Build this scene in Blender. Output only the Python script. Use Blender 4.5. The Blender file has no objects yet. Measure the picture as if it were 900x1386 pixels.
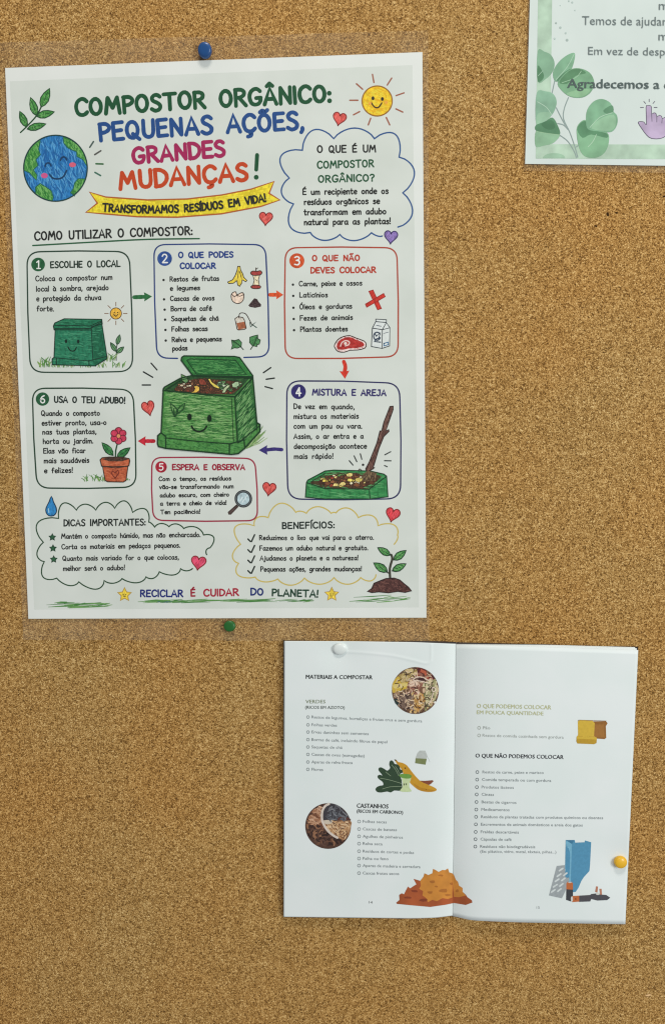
import bpy, math, random
import numpy as np
from mathutils import Vector, Matrix
from mathutils.geometry import tessellate_polygon
R = random.Random(7)
rad = math.radians
SC = bpy.context.scene

# ------------------------------------------------------------------ camera
FPX, CX, CY = 1080.0, 450.0, 693.0        # focal length and centre of the photograph, in its pixels
DIST = 0.585                               # metres from lens to cork board
PITCH, YAW = rad(-3.75), rad(1.25)
RX = np.array([[1, 0, 0], [0, math.cos(PITCH), -math.sin(PITCH)], [0, math.sin(PITCH), math.cos(PITCH)]])
RZ = np.array([[math.cos(YAW), -math.sin(YAW), 0], [math.sin(YAW), math.cos(YAW), 0], [0, 0, 1]])
RC = RZ @ RX
cam_d = bpy.data.cameras.new('camera')
cam = bpy.data.objects.new('camera', cam_d)
SC.collection.objects.link(cam)
right, fwd, up = RC @ np.array([1, 0, 0]), RC @ np.array([0, 1, 0]), RC @ np.array([0, 0, 1])
M = Matrix(((right[0], up[0], -fwd[0], 0), (right[1], up[1], -fwd[1], -DIST), (right[2], up[2], -fwd[2], 0), (0, 0, 0, 1)))
cam.matrix_world = M
cam_d.sensor_fit = 'VERTICAL'
cam_d.sensor_height = 24.0
cam_d.lens = 24.0 * FPX / 1386.0
cam_d.clip_start = 0.01
cam_d.clip_end = 50
SC.camera = cam

# ------------------------------------------------------------------ light of the room
W = bpy.data.worlds.new('World')
SC.world = W
W.use_nodes = True
W.node_tree.nodes['Background'].inputs[0].default_value = (0.97, 0.98, 1.0, 1)
W.node_tree.nodes['Background'].inputs[1].default_value = 0.33


def area(name, loc, target, size, power, col):
    l = bpy.data.lights.new(name, 'AREA')
    l.shape = 'RECTANGLE'; l.size, l.size_y = size
    l.energy = power; l.color = col
    o = bpy.data.objects.new(name, l)
    SC.collection.objects.link(o)
    o.location = loc
    o.rotation_euler = (Vector(target) - Vector(loc)).to_track_quat('-Z', 'Y').to_euler()
    return o


area('window_light', (1.9, -2.0, 0.35), (0.1, 0, -0.2), (0.9, 1.2), 38, (0.95, 1.0, 0.97))
area('ceiling_light', (0.1, -1.1, 2.0), (0, 0, -0.1), (0.7, 0.35), 22, (1.0, 0.93, 0.84))
SC.view_settings.view_transform = 'Standard'
SC.view_settings.look = 'None'
SC.view_settings.exposure = 0.0
SC.view_settings.gamma = 1.0
SC.cycles.pixel_filter_type = 'BLACKMAN_HARRIS'
SC.cycles.filter_width = 1.2
SC.cycles.use_denoising = False
SC.cycles.use_adaptive_sampling = False
SC.cycles.max_bounces = 6
SC.cycles.transparent_max_bounces = 12


# ------------------------------------------------------------------ helpers
def lin(c):
    c = c / 255.0
    return c / 12.92 if c <= 0.04045 else ((c + 0.055) / 1.055) ** 2.4


LIGHT = 0.80                                # how much of a surface's albedo the room's light shows


def C(r, g, b):
    return tuple(min(0.9, lin(v) / LIGHT) for v in (r, g, b)) + (1,)


def nodes(m):
    m.use_nodes = True
    return m.node_tree.nodes, m.node_tree.links, m.node_tree.nodes['Principled BSDF']


def ink(col, kind='ink'):
    """printed colour: 'ink' = pen and lettering, 'crayon' = coloured-pencil filling, 'wash' = watercolour"""
    key = '%s_%d_%d_%d' % ((kind,) + tuple(int(v) for v in col))
    m = bpy.data.materials.get(key)
    if m:
        return m
    m = bpy.data.materials.new(key)
    N, L, P = nodes(m)
    c = C(*col)
    tc = N.new('ShaderNodeTexCoord')
    nz = N.new('ShaderNodeTexNoise')
    mp = N.new('ShaderNodeMapping')
    L.new(tc.outputs['Object'], mp.inputs[0]); L.new(mp.outputs[0], nz.inputs[0])
    if kind == 'crayon':
        mp.inputs['Scale'].default_value = (900, 900, 420)
        mp.inputs['Rotation'].default_value = (0, 0.7, 0)
        amt = (0.7, 1.34)
        nz.inputs['Scale'].default_value = 1.0
    elif kind == 'wash':
        nz.inputs['Scale'].default_value = 90; amt = (0.82, 1.18)
    else:
        nz.inputs['Scale'].default_value = 500; amt = (0.93, 1.07)
    nz.inputs['Detail'].default_value = 3
    mr = N.new('ShaderNodeMapRange')
    mr.inputs[1].default_value = 0.3; mr.inputs[2].default_value = 0.7
    mr.inputs[3].default_value = amt[0]; mr.inputs[4].default_value = amt[1]
    L.new(nz.outputs[0], mr.inputs[0])
    mx = N.new('ShaderNodeVectorMath'); mx.operation = 'SCALE'
    mx.inputs[0].default_value = c[:3]
    L.new(mr.outputs[0], mx.inputs['Scale'])
    L.new(mx.outputs[0], P.inputs['Base Color'])
    P.inputs['Roughness'].default_value = 0.42
    P.inputs['Specular IOR Level'].default_value = 0.35
    return m


def mat_simple(name, col, rough=0.5, spec=0.5, coat=0.0, sss=0):
    m = bpy.data.materials.new(name)
    N, L, P = nodes(m)
    P.inputs['Base Color'].default_value = C(*col)
    P.inputs['Roughness'].default_value = rough
    P.inputs['Specular IOR Level'].default_value = spec
    P.inputs['Coat Weight'].default_value = coat
    P.inputs['Coat Roughness'].default_value = 0.12
    nz = N.new('ShaderNodeTexNoise'); nz.inputs['Scale'].default_value = 260
    tc = N.new('ShaderNodeTexCoord'); L.new(tc.outputs['Object'], nz.inputs[0])
    bp = N.new('ShaderNodeBump'); bp.inputs['Strength'].default_value = 0.06; bp.inputs['Distance'].default_value = 0.0005
    L.new(nz.outputs[0], bp.inputs['Height']); L.new(bp.outputs[0], P.inputs['Normal'])
    return m


def mat_paper(name, col, col2, rough, wave, fine=0.04):
    m = bpy.data.materials.new(name)
    N, L, P = nodes(m)
    tc = N.new('ShaderNodeTexCoord')
    n1 = N.new('ShaderNodeTexNoise'); n1.inputs['Scale'].default_value = 22; n1.inputs['Detail'].default_value = 4
    L.new(tc.outputs['Object'], n1.inputs[0])
    rp = N.new('ShaderNodeMapRange'); rp.inputs[1].default_value = 0.35; rp.inputs[2].default_value = 0.65
    L.new(n1.outputs[0], rp.inputs[0])
    mx = N.new('ShaderNodeMix'); mx.data_type = 'RGBA'
    mx.inputs[6].default_value = C(*col); mx.inputs[7].default_value = C(*col2)
    L.new(rp.outputs[0], mx.inputs[0]); L.new(mx.outputs[2], P.inputs['Base Color'])
    P.inputs['Roughness'].default_value = rough
    P.inputs['Specular IOR Level'].default_value = 0.45
    n2 = N.new('ShaderNodeTexNoise'); n2.inputs['Scale'].default_value = 14; n2.inputs['Detail'].default_value = 2
    n3 = N.new('ShaderNodeTexNoise'); n3.inputs['Scale'].default_value = 900
    for n in (n2, n3):
        L.new(tc.outputs['Object'], n.inputs[0])
    b1 = N.new('ShaderNodeBump'); b1.inputs['Strength'].default_value = wave; b1.inputs['Distance'].default_value = 0.004
    b2 = N.new('ShaderNodeBump'); b2.inputs['Strength'].default_value = fine; b2.inputs['Distance'].default_value = 0.0003
    L.new(n2.outputs[0], b1.inputs['Height']); L.new(n3.outputs[0], b2.inputs['Height'])
    L.new(b1.outputs[0], b2.inputs['Normal']); L.new(b2.outputs[0], P.inputs['Normal'])
    return m


def mat_film():
    m = bpy.data.materials.new('clear_laminate')
    m.use_nodes = True
    N, L = m.node_tree.nodes, m.node_tree.links
    N.clear()
    out = N.new('ShaderNodeOutputMaterial')
    tr = N.new('ShaderNodeBsdfTransparent'); tr.inputs[0].default_value = (0.985, 0.985, 0.985, 1)
    gl = N.new('ShaderNodeBsdfGlossy'); gl.inputs['Roughness'].default_value = 0.22
    df = N.new('ShaderNodeBsdfDiffuse'); df.inputs[0].default_value = (0.82, 0.70, 0.50, 1)
    m1 = N.new('ShaderNodeMixShader'); m1.inputs[0].default_value = 0.2
    m2 = N.new('ShaderNodeMixShader'); m2.inputs[0].default_value = 0.018
    tc = N.new('ShaderNodeTexCoord'); nz = N.new('ShaderNodeTexNoise'); nz.inputs['Scale'].default_value = 30
    mr = N.new('ShaderNodeMapRange'); mr.inputs[1].default_value = 0.35; mr.inputs[2].default_value = 0.65
    mr.inputs[3].default_value = 0.012; mr.inputs[4].default_value = 0.05
    L.new(tc.outputs['Object'], nz.inputs[0]); L.new(nz.outputs[0], mr.inputs[0]); L.new(mr.outputs[0], m1.inputs[0])
    bp = N.new('ShaderNodeBump'); bp.inputs['Strength'].default_value = 0.3; bp.inputs['Distance'].default_value = 0.002
    L.new(nz.outputs[0], bp.inputs['Height']); L.new(bp.outputs[0], gl.inputs['Normal'])
    L.new(tr.outputs[0], m1.inputs[1]); L.new(df.outputs[0], m1.inputs[2])
    L.new(m1.outputs[0], m2.inputs[1]); L.new(gl.outputs[0], m2.inputs[2])
    L.new(m2.outputs[0], out.inputs[0])
    return m


def mat_cork():
    m = bpy.data.materials.new('cork')
    N, L, P = nodes(m)
    tc = N.new('ShaderNodeTexCoord')
    # warp the coordinates so that granules are not round
    wn = N.new('ShaderNodeTexNoise'); wn.inputs['Scale'].default_value = 500; wn.inputs['Detail'].default_value = 1
    L.new(tc.outputs['Object'], wn.inputs[0])
    ws = N.new('ShaderNodeVectorMath'); ws.operation = 'MULTIPLY_ADD'
    ws.inputs[1].default_value = (0.0007,) * 3
    L.new(wn.outputs['Color'], ws.inputs[0]); L.new(tc.outputs['Object'], ws.inputs[2])
    vo = N.new('ShaderNodeTexVoronoi'); vo.inputs['Scale'].default_value = 800
    L.new(ws.outputs[0], vo.inputs['Vector'])
    ve = N.new('ShaderNodeTexVoronoi'); ve.feature = 'DISTANCE_TO_EDGE'; ve.inputs['Scale'].default_value = 800
    L.new(ws.outputs[0], ve.inputs['Vector'])
    sep = N.new('ShaderNodeSeparateColor'); L.new(vo.outputs['Color'], sep.inputs[0])
    nz = N.new('ShaderNodeTexNoise'); nz.inputs['Scale'].default_value = 1500; nz.inputs['Detail'].default_value = 2.5
    L.new(ws.outputs[0], nz.inputs[0])
    big = N.new('ShaderNodeTexNoise'); big.inputs['Scale'].default_value = 9; big.inputs['Detail'].default_value = 5
    L.new(tc.outputs['Object'], big.inputs[0])
    mid = N.new('ShaderNodeTexNoise'); mid.inputs['Scale'].default_value = 110; mid.inputs['Detail'].default_value = 3
    L.new(tc.outputs['Object'], mid.inputs[0])

    def mth(op, a, b):
        n = N.new('ShaderNodeMath'); n.operation = op
        for i, v in enumerate((a, b)):
            if isinstance(v, (int, float)):
                n.inputs[i].default_value = v
            else:
                L.new(v, n.inputs[i])
        return n.outputs[0]
    # granule tone: noise (curls) + cell colour
    s = mth('ADD', mth('MULTIPLY', mth('SUBTRACT', nz.outputs[0], 0.5), 2.1), mth('MULTIPLY', mth('SUBTRACT', sep.outputs[0], 0.5), 0.34))
    s = mth('ADD', s, mth('MULTIPLY', mth('SUBTRACT', mid.outputs[0], 0.5), 0.09))
    s = mth('ADD', s, 0.5)
    rp = N.new('ShaderNodeValToRGB')
    rp.color_ramp.interpolation = 'LINEAR'
    e = rp.color_ramp.elements
    e[0].position = 0.05; e[0].color = C(80, 56, 24)
    e[1].position = 0.97; e[1].color = C(224, 192, 138)
    for p, c in ((0.24, (118, 85, 41)), (0.42, (153, 115, 62)), (0.6, (174, 136, 80)), (0.78, (196, 159, 101))):
        q = e.new(p); q.color = C(*c)
    L.new(s, rp.inputs[0])
    # dark bark flecks
    fk = N.new('ShaderNodeTexVoronoi'); fk.inputs['Scale'].default_value = 150
    L.new(ws.outputs[0], fk.inputs['Vector'])
    fs = N.new('ShaderNodeSeparateColor'); L.new(fk.outputs['Color'], fs.inputs[0])
    fm = mth('MULTIPLY', mth('GREATER_THAN', fs.outputs[1], 0.93), mth('LESS_THAN', fk.outputs[0], 0.13))
    fm = mth('MULTIPLY', fm, 0.55)
    m1 = N.new('ShaderNodeMix'); m1.data_type = 'RGBA'; m1.inputs[7].default_value = C(74, 46, 20)
    L.new(fm, m1.inputs[0]); L.new(rp.outputs[0], m1.inputs[6])
    # slow drift of tone over the sheet
    m2 = N.new('ShaderNodeMix'); m2.data_type = 'RGBA'; m2.blend_type = 'MULTIPLY'; m2.inputs[0].default_value = 1
    br = N.new('ShaderNodeValToRGB')
    br.color_ramp.elements[0].position = 0.35; br.color_ramp.elements[0].color = (1.0, 0.915, 0.80, 1)
    br.color_ramp.elements[1].position = 0.65; br.color_ramp.elements[1].color = (0.99, 1.0, 1.0, 1)
    L.new(big.outputs[0], br.inputs[0])
    L.new(m1.outputs[2], m2.inputs[6]); L.new(br.outputs[0], m2.inputs[7])
    L.new(m2.outputs[2], P.inputs['Base Color'])
    P.inputs['Roughness'].default_value = 0.85
    P.inputs['Specular IOR Level'].default_value = 0.2
    hh = mth('ADD', mth('MINIMUM', mth('MULTIPLY', ve.outputs[0], 4.0), 0.6), nz.outputs[0])
    bp = N.new('ShaderNodeBump'); bp.inputs['Strength'].default_value = 0.55; bp.inputs['Distance'].default_value = 0.0005
    L.new(hh, bp.inputs['Height']); L.new(bp.outputs[0], P.inputs['Normal'])
    return m


def ray(px, py):
    px = np.asarray(px, float); py = np.asarray(py, float)
    v = np.stack([(px - CX) / FPX, np.ones_like(px), -(py - CY) / FPX], -1)
    return v @ RC.T


def flat(h):
    return lambda x, z: np.full_like(x, h)


def S(px, py, lift, surf):
    """the point of a sheet (height above the cork = surf(x, z)) that stands at this place of the photograph"""
    d = ray(px, py)
    h = np.zeros(d.shape[:-1]) + 0.002
    for _ in range(5):
        t = (DIST - h) / d[..., 1]
        h = surf(d[..., 0] * t, d[..., 2] * t) + lift
    t = (DIST - h) / d[..., 1]
    return np.stack([d[..., 0] * t, -h, d[..., 2] * t], -1)


def prop(o, label=None, cat=None, group=None, kind=None):
    for k, v in (('label', label), ('category', cat), ('group', group), ('kind', kind)):
        if v:
            o[k] = v
    return o


def link(o, parent=None):
    SC.collection.objects.link(o)
    if parent:
        o.parent = parent
    return o


def thing(name, px, py, label, cat, group=None):
    o = bpy.data.objects.new(name, None)
    o.empty_display_size = 0.02
    p = S(px, py, 0, flat(0))
    o.location = [float(v) for v in p]
    prop(o, label, cat, group)
    return link(o)


def origin(parent):
    p = Vector((0, 0, 0))
    while parent is not None:
        p = p + parent.location
        parent = parent.parent
    return p


def mesh_obj(name, verts, faces, mats, parent=None, mi=None, smooth=False):
    me = bpy.data.meshes.new(name)
    o0 = origin(parent)
    me.from_pydata([(float(v[0] - o0[0]), float(v[1] - o0[1]), float(v[2] - o0[2])) for v in verts], [], faces)
    for m in (mats if isinstance(mats, list) else [mats]):
        me.materials.append(m)
    if mi is not None:
        me.polygons.foreach_set('material_index', mi)
    if smooth:
        me.polygons.foreach_set('use_smooth', [True] * len(me.polygons))
    me.update()
    return link(bpy.data.objects.new(name, me), parent)


def cat(p0, p1, p2, p3, t):
    t2, t3 = t * t, t * t * t
    return tuple(0.5 * (2 * b + (c - a) * t + (2 * a - 5 * b + 4 * c - d) * t2 + (3 * b - a - 3 * c + d) * t3)
                 for a, b, c, d in zip(p0, p1, p2, p3))


def smooth(pts, n=5, closed=False):
    if len(pts) < 3:
        return list(pts)
    out = []
    k = len(pts)
    for i in range(k if closed else k - 1):
        if closed:
            q = [pts[(i + j) % k] for j in (-1, 0, 1, 2)]
        else:
            q = [pts[max(0, i - 1)], pts[i], pts[i + 1], pts[min(k - 1, i + 2)]]
        for s in range(n):
            out.append(cat(*q, s / n))
    if not closed:
        out.append(tuple(pts[-1]))
    return out


def inside(p, poly):
    x, y = p
    c = False
    j = len(poly) - 1
    for i in range(len(poly)):
        xi, yi = poly[i]; xj, yj = poly[j]
        if (yi > y) != (yj > y) and x < (xj - xi) * (y - yi) / (yj - yi) + xi:
            c = not c
        j = i
    return c


def ell(cx, cy, rx, ry=None, rot=0, n=28, a0=0, a1=360):
    ry = ry or rx
    out = []
    m = n if abs(a1 - a0) >= 360 else n + 1
    for i in range(m):
        a = rad(a0 + (a1 - a0) * i / n)
        x, y = rx * math.cos(a), ry * math.sin(a)
        out.append((cx + x * math.cos(rad(rot)) - y * math.sin(rad(rot)), cy + x * math.sin(rad(rot)) + y * math.cos(rad(rot))))
    return out


# ------------------------------------------------------------------ hand lettering: one pen stroke after another
GL = {
 'A': (58, 'L0,0 29,100 58,0;L11,33 48,33'), 'B': (48, 'L4,0 4,98;C2,98 28,96 42,84 38,62 20,53 6,52;C12,53 38,48 48,28 36,6 2,2'),
 'C': (54, 'C54,82 42,96 26,98 8,80 2,48 10,14 26,2 42,5 54,18'), 'D': (52, 'L4,0 4,98;C2,98 28,94 50,70 50,34 30,6 2,2'),
 'E': (46, 'L46,98 4,97;L4,97 4,2;L4,2 46,3;L4,51 40,53'), 'F': (46, 'L46,98 4,97;L4,97 4,0;L4,50 40,52'),
 'G': (58, 'C54,84 42,97 26,98 8,80 2,48 10,14 26,2 44,6 54,22 56,42;L57,44 34,42'), 'H': (50, 'L4,0 4,100;L50,0 49,100;L4,50 50,52'),
 'I': (8, 'L4,0 4,100'), 'J': (44, 'C38,100 40,50 36,12 20,0 8,6 2,18;L18,99 44,99'), 'L': (44, 'L4,100 4,3;L4,3 46,4'),
 'M': (72, 'L2,0 14,98;L14,98 36,34;L36,34 60,98;L60,98 70,0'), 'N': (54, 'L4,0 5,98;L5,98 50,3;L50,3 51,100'),
 'O': (56, 'O28,50 26,48'), 'P': (46, 'L4,0 4,98;C2,98 30,97 46,82 44,62 26,48 6,46'), 'Q': (60, 'O28,50 26,48;C30,26 40,14 60,-8'),
 'R': (52, 'L4,0 4,98;C2,98 30,97 44,84 42,64 26,51 6,49;L20,50 52,0'), 'S': (46, 'C45,86 34,97 18,97 6,80 12,62 32,48 45,30 40,8 20,0 2,12'),
 'T': (58, 'L0,97 58,99;L29,98 29,0'), 'U': (52, 'C4,100 4,60 5,25 14,6 28,1 42,8 49,30 50,62 50,100'),
 'V': (54, 'L0,100 27,0;L27,0 54,100'), 'Z': (50, 'L4,97 50,97;L50,97 3,3;L3,3 52,4'),
 'a': (44, 'C40,52 28,60 12,54 3,32 8,8 22,2 34,16 41,42;L41,58 41,12;L41,12 46,0'), 'b': (42, 'L4,100 4,2;C4,36 16,56 30,58 42,36 34,6 18,0 4,12'),
 'c': (38, 'C38,48 26,60 12,54 3,30 10,6 26,0 38,10'), 'd': (44, 'C40,48 28,59 12,54 3,30 10,4 24,2 40,24;L41,100 41,0'),
 'e': (38, 'C5,30 38,34 36,52 20,61 6,48 3,26 12,3 28,0 38,9'), 'f': (32, 'C34,92 24,101 14,92 12,68 12,34 12,0;L0,57 30,58'),
 'g': (42, 'C39,50 28,60 12,54 3,34 10,12 24,8 38,28;C40,58 41,10 38,-20 24,-33 4,-24'), 'h': (40, 'L4,100 4,0;C4,34 14,54 28,58 38,44 39,20 39,0'),
 'i': (8, 'L4,56 4,0;D4,87'), 'j': (18, 'C14,58 15,10 12,-20 4,-32 -6,-26;D14,82'), 'l': (8, 'L4,100 4,0'),
 'm': (62, 'L4,58 4,0;C4,34 12,54 24,58 32,44 33,0;C33,36 42,55 52,58 60,44 61,0'), 'n': (38, 'L4,58 4,0;C4,34 14,54 26,58 36,44 37,20 37,0'),
 'o': (42, 'O21,29 19,29'), 'p': (42, 'L4,56 4,-34;C4,34 14,56 30,58 41,36 34,8 20,0 5,14'), 'q': (44, 'C39,50 28,60 12,54 3,32 10,6 24,2 38,24;L41,58 41,-34'),
 'r': (30, 'L4,58 4,0;C4,32 12,50 22,58 31,54'), 's': (34, 'C33,52 22,60 8,56 6,42 20,32 33,20 28,3 14,-1 2,7'),
 't': (32, 'C14,90 14,50 15,12 22,0 32,6;L0,60 32,61'), 'u': (42, 'C4,58 4,26 10,4 22,0 34,10 40,34;L40,58 41,0'),
 'v': (38, 'L0,58 19,0;L19,0 38,58'), 'x': (38, 'L0,58 38,0;L38,58 0,0'), 'z': (38, 'L3,57 36,57;L36,57 2,2;L2,2 38,3'),
 '.': (8, 'D4,2'), ',': (10, 'C8,8 7,-6 1,-18'), ':': (8, 'D4,52;D4,6'), '!': (10, 'L6,102 4,36;D4,2'),
 '?': (40, 'C2,84 12,98 30,96 40,78 32,58 20,46 19,28;D19,3'), '-': (28, 'L2,32 28,33'), '(': (16, 'C14,108 4,80 2,45 14,-12'), ')': (16, 'C2,108 12,80 14,45 2,-12'),
 '1': (28, 'L2,78 18,98;L18,98 18,2;L4,2 32,2'), '2': (44, 'C3,78 14,97 32,96 42,76 34,52 4,4;L4,4 46,4'), '3': (42, 'C3,88 20,99 38,88 36,66 16,54;C16,54 38,48 42,24 28,3 2,8'),
 '4': (50, 'L34,0 34,98;L34,98 2,30;L2,30 50,32'), '5': (44, 'L42,97 8,96;C8,96 6,56 26,60 42,44 40,16 22,1 2,9'), '6': (44, 'C38,94 18,80 4,48 6,16 22,1 40,14 40,40 24,54 6,38'),
}
ACC = {'Â': 'A^', 'Ç': 'C,', 'Õ': 'O~', 'Ã': 'A~', 'É': 'E/', 'Í': 'I/', 'Ó': 'O/', 'á': 'a/', 'à': 'a\\', 'ã': 'a~', 'â': 'a^', 'é': 'e/', 'ê': 'e^',
       'í': 'i/', 'ç': 'c,', 'õ': 'o~', 'ú': 'u/', 'ó': 'o/'}


def glyph(ch):
    if ch not in ACC:
        return GL[ch]
    b, k = ACC[ch]
    w, s = GL[b]
    up_ = b.isupper()
    if b == 'i':
        s = s.split(';')[0]
    t = 112 if up_ else 72
    m = w / 2
    s += {'/': ';L%g,%g %g,%g' % (m - 4, t, m + 12, t + 18), '\\': ';L%g,%g %g,%g' % (m + 4, t, m - 12, t + 18),
          '^': ';L%g,%g %g,%g;L%g,%g %g,%g' % (m - 14, t, m, t + 17, m, t + 17, m + 14, t),
          '~': ';C%g,%g %g,%g %g,%g %g,%g' % (m - 18, t + 2, m - 6, t + 12, m + 6, t + 4, m + 18, t + 14),
          ',': ';C%g,-4 %g,-14 %g,-24 %g,-28' % (m + 2, m + 9, m + 4, m - 8)}[k]
    return w, s


class Fr:
    """reading frame: an enlarged look at the photograph, x = ox + s X"""
    def __init__(s, ox, oy, k):
        s.o = (ox, oy); s.k = k

    def p(s, q):
        return (s.o[0] + s.k * q[0], s.o[1] + s.k * q[1])

    def P(s, q):
        return [s.p(v) for v in q]


F0 = Fr(0, 0, 1)


sp_flag = [None]


class Art:
    """flat print on a sheet: fillings and pen lines, each a hair above the one below"""
    def __init__(s, name, parent, surf, F=F0, base=6e-5, curved=False, jitter=0.0):
        s.name, s.parent, s.surf, s.F, s.base = name, parent, surf, F, base
        s.curved, s.jit = curved, jitter
        s.wk = 1.3 if surf is sp_flag[0] else 1.0
        s.tone = (0.97, 0.07) if surf is sp_flag[0] else (0.94, 0.10)
        s.pts = []; s.faces = []; s.mi = []; s.mats = []; s.lv = 0

    def _m(s, col, kind):
        if s.tone:
            g = .3 * col[0] + .59 * col[1] + .11 * col[2]
            col = tuple((v + (g - v) * s.tone[1]) * s.tone[0] for v in col)
        m = ink(col, kind)
        if m not in s.mats:
            s.mats.append(m)
        return s.mats.index(m)

    def _add(s, pts, faces, mi, lift):
        b = len(s.pts)
        s.pts += [(x, y, lift) for x, y in pts]
        s.faces += [tuple(b + i for i in f) for f in faces]
        s.mi += [mi] * len(faces)

    def up(s):
        s.lv += 1
        return s.base + s.lv * 1.5e-6

    def fill(s, pts, col, kind='crayon', sm=0, lift=None):
        pts = s.F.P(pts)
        if sm:
            pts = smooth(pts, sm, True)
        lift = lift or s.up()
        mi = s._m(col, kind)
        tr = tessellate_polygon([[Vector((x, y, 0)) for x, y in pts]])
        if not s.curved:
            s._add(pts, [t for t in tr], mi, lift)
            return
        st = 2.0
        for t in tr:
            q = [pts[i] for i in t]
            x0, x1 = min(v[0] for v in q), max(v[0] for v in q)
            k = math.floor(x0 / st)
            while k * st < x1:
                r = clip(clip(q, k * st, 1), (k + 1) * st, -1)
                if len(r) >= 3:
                    s._add(r, [tuple(range(len(r)))], mi, lift)
                k += 1

    def line(s, pts, w, col, sm=0, closed=False, kind='ink', lift=None, frame=True, taper=False, wk=None):
        if frame:
            pts = s.F.P(pts)
            w *= s.wk
        if sm:
            pts = smooth(pts, sm, closed)
        q = [pts[0]]
        for p in pts[1:]:
            if math.hypot(p[0] - q[-1][0], p[1] - q[-1][1]) > 0.05:
                q.append(p)
        if closed and len(q) > 2 and math.hypot(q[0][0] - q[-1][0], q[0][1] - q[-1][1]) < 0.05:
            q.pop()
        if len(q) < 2:
            return
        lift = lift or s.up()
        mi = s._m(col, kind)
        n = len(q)
        L, Rr, dirs = [], [], []
        for i in range(n):
            a = q[i - 1] if (i or closed) else q[i]
            b = q[(i + 1) % n] if (i < n - 1 or closed) else q[i]
            d1 = (q[i][0] - a[0], q[i][1] - a[1]); d2 = (b[0] - q[i][0], b[1] - q[i][1])
            l1, l2 = math.hypot(*d1) or 1, math.hypot(*d2) or 1
            d = (d1[0] / l1 + d2[0] / l2, d1[1] / l1 + d2[1] / l2)
            l = math.hypot(*d) or 1
            d = (d[0] / l, d[1] / l)
            dirs.append(d)
            c = 1.0
            if (i and i < n - 1) or closed:
                dot = (d1[0] * d2[0] + d1[1] * d2[1]) / (l1 * l2)
                c = 1 / max(0.75, math.sqrt(max(0, (1 + dot) / 2)))
            h = w / 2 * c * (1 + R.uniform(-s.jit, s.jit))
            if taper:
                h *= max(0.25, math.sin(math.pi * (i + .3) / (n - .4)))
            L.append((q[i][0] - d[1] * h, q[i][1] + d[0] * h)); Rr.append((q[i][0] + d[1] * h, q[i][1] - d[0] * h))
        m = n if closed else n - 1
        f = [(i, (i + 1) % n, n + (i + 1) % n, n + i) for i in range(m)]
        s._add(L + Rr, f, mi, lift)
        if not closed and not taper and w > 0.5:
            for e, sg in ((0, -1), (n - 1, 1)):
                d = dirs[e]; c = q[e]
                a0 = math.atan2(d[1] * sg, d[0] * sg)
                h = w / 2
                s._add([(c[0] + h * math.cos(a0 + t), c[1] + h * math.sin(a0 + t)) for t in (-1.5708, -0.8, 0, 0.8, 1.5708)],
                       [(0, 1, 2, 3, 4)], mi, lift)

    def dot(s, x, y, r, col, ry=None, kind='ink', n=12, lift=None):
        s.fill(ell(x, y, r, ry, n=n), col, kind, lift=lift)

    def text(s, txt, base, H, w, col, gap=16, space=58):
        """pen lettering along a base line (frame coordinates); H = capital height, w = pen width"""
        F = s.F
        bl = F.P(base)
        if len(bl) > 2:
            bl = smooth(bl, 8)
        w *= F.k * (1.24 if H * F.k > 8.5 else 1.1); H *= F.k
        seg = [0]
        for a, b in zip(bl, bl[1:]):
            seg.append(seg[-1] + math.hypot(b[0] - a[0], b[1] - a[1]))
        tot = sum((space if c == ' ' else glyph(c)[0] + gap) for c in txt) - gap
        pw = w / H * 100
        kx = (seg[-1] - w) / tot

        def at(u):
            u = max(0, min(seg[-1] - 1e-6, u))
            for i in range(len(seg) - 1):
                if u <= seg[i + 1]:
                    t = (u - seg[i]) / (seg[i + 1] - seg[i])
                    a, b = bl[i], bl[i + 1]
                    d = (b[0] - a[0], b[1] - a[1]); l = math.hypot(*d)
                    return a[0] + d[0] * t, a[1] + d[1] * t, d[0] / l, d[1] / l
        u = w / 2
        s.lv += 1
        b0 = s.base + s.lv * 1.5e-6
        s.lv += 2
        k = 0
        ky = (H - w) / 100
        for ch in txt:
            if ch == ' ':
                u += space * kx
                continue
            gw, st = glyph(ch)
            x, y, dx, dy = at(u + gw * kx / 2)
            a = R.uniform(-.02, .02)
            dx, dy = dx - a * dy, dy + a * dx
            sc = R.uniform(0.97, 1.03)
            dyj = R.uniform(-.012, .012) * H

            def tr(gx, gy):
                X = (gx - gw / 2) * kx * sc; Y = w / 2 + gy * ky * sc + dyj
                return (x + dx * X + dy * Y, y + dy * X - dx * Y)
            for t in st.split(';'):
                v = [tuple(float(z) for z in q.split(',')) for q in t[1:].split(' ')]
                lf = b0 + (k % 4) * 1.0e-6
                k += 1
                if t[0] == 'D':
                    c = tr(*v[0])
                    s._add(ell(c[0], c[1], w * .62, n=9), [tuple(range(9))], s._m(col, 'ink'), lf)
                elif t[0] == 'O':
                    s.line([tr(*q) for q in ell(v[0][0], v[0][1], v[1][0], v[1][1], n=18)], w, col, closed=True, lift=lf, frame=False)
                elif t[0] == 'C':
                    s.line([tr(*q) for q in smooth(v, 4)], w, col, lift=lf, frame=False)
                else:
                    s.line([tr(*q) for q in v], w, col, lift=lf, frame=False)
            u += (gw + gap) * kx

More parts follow.
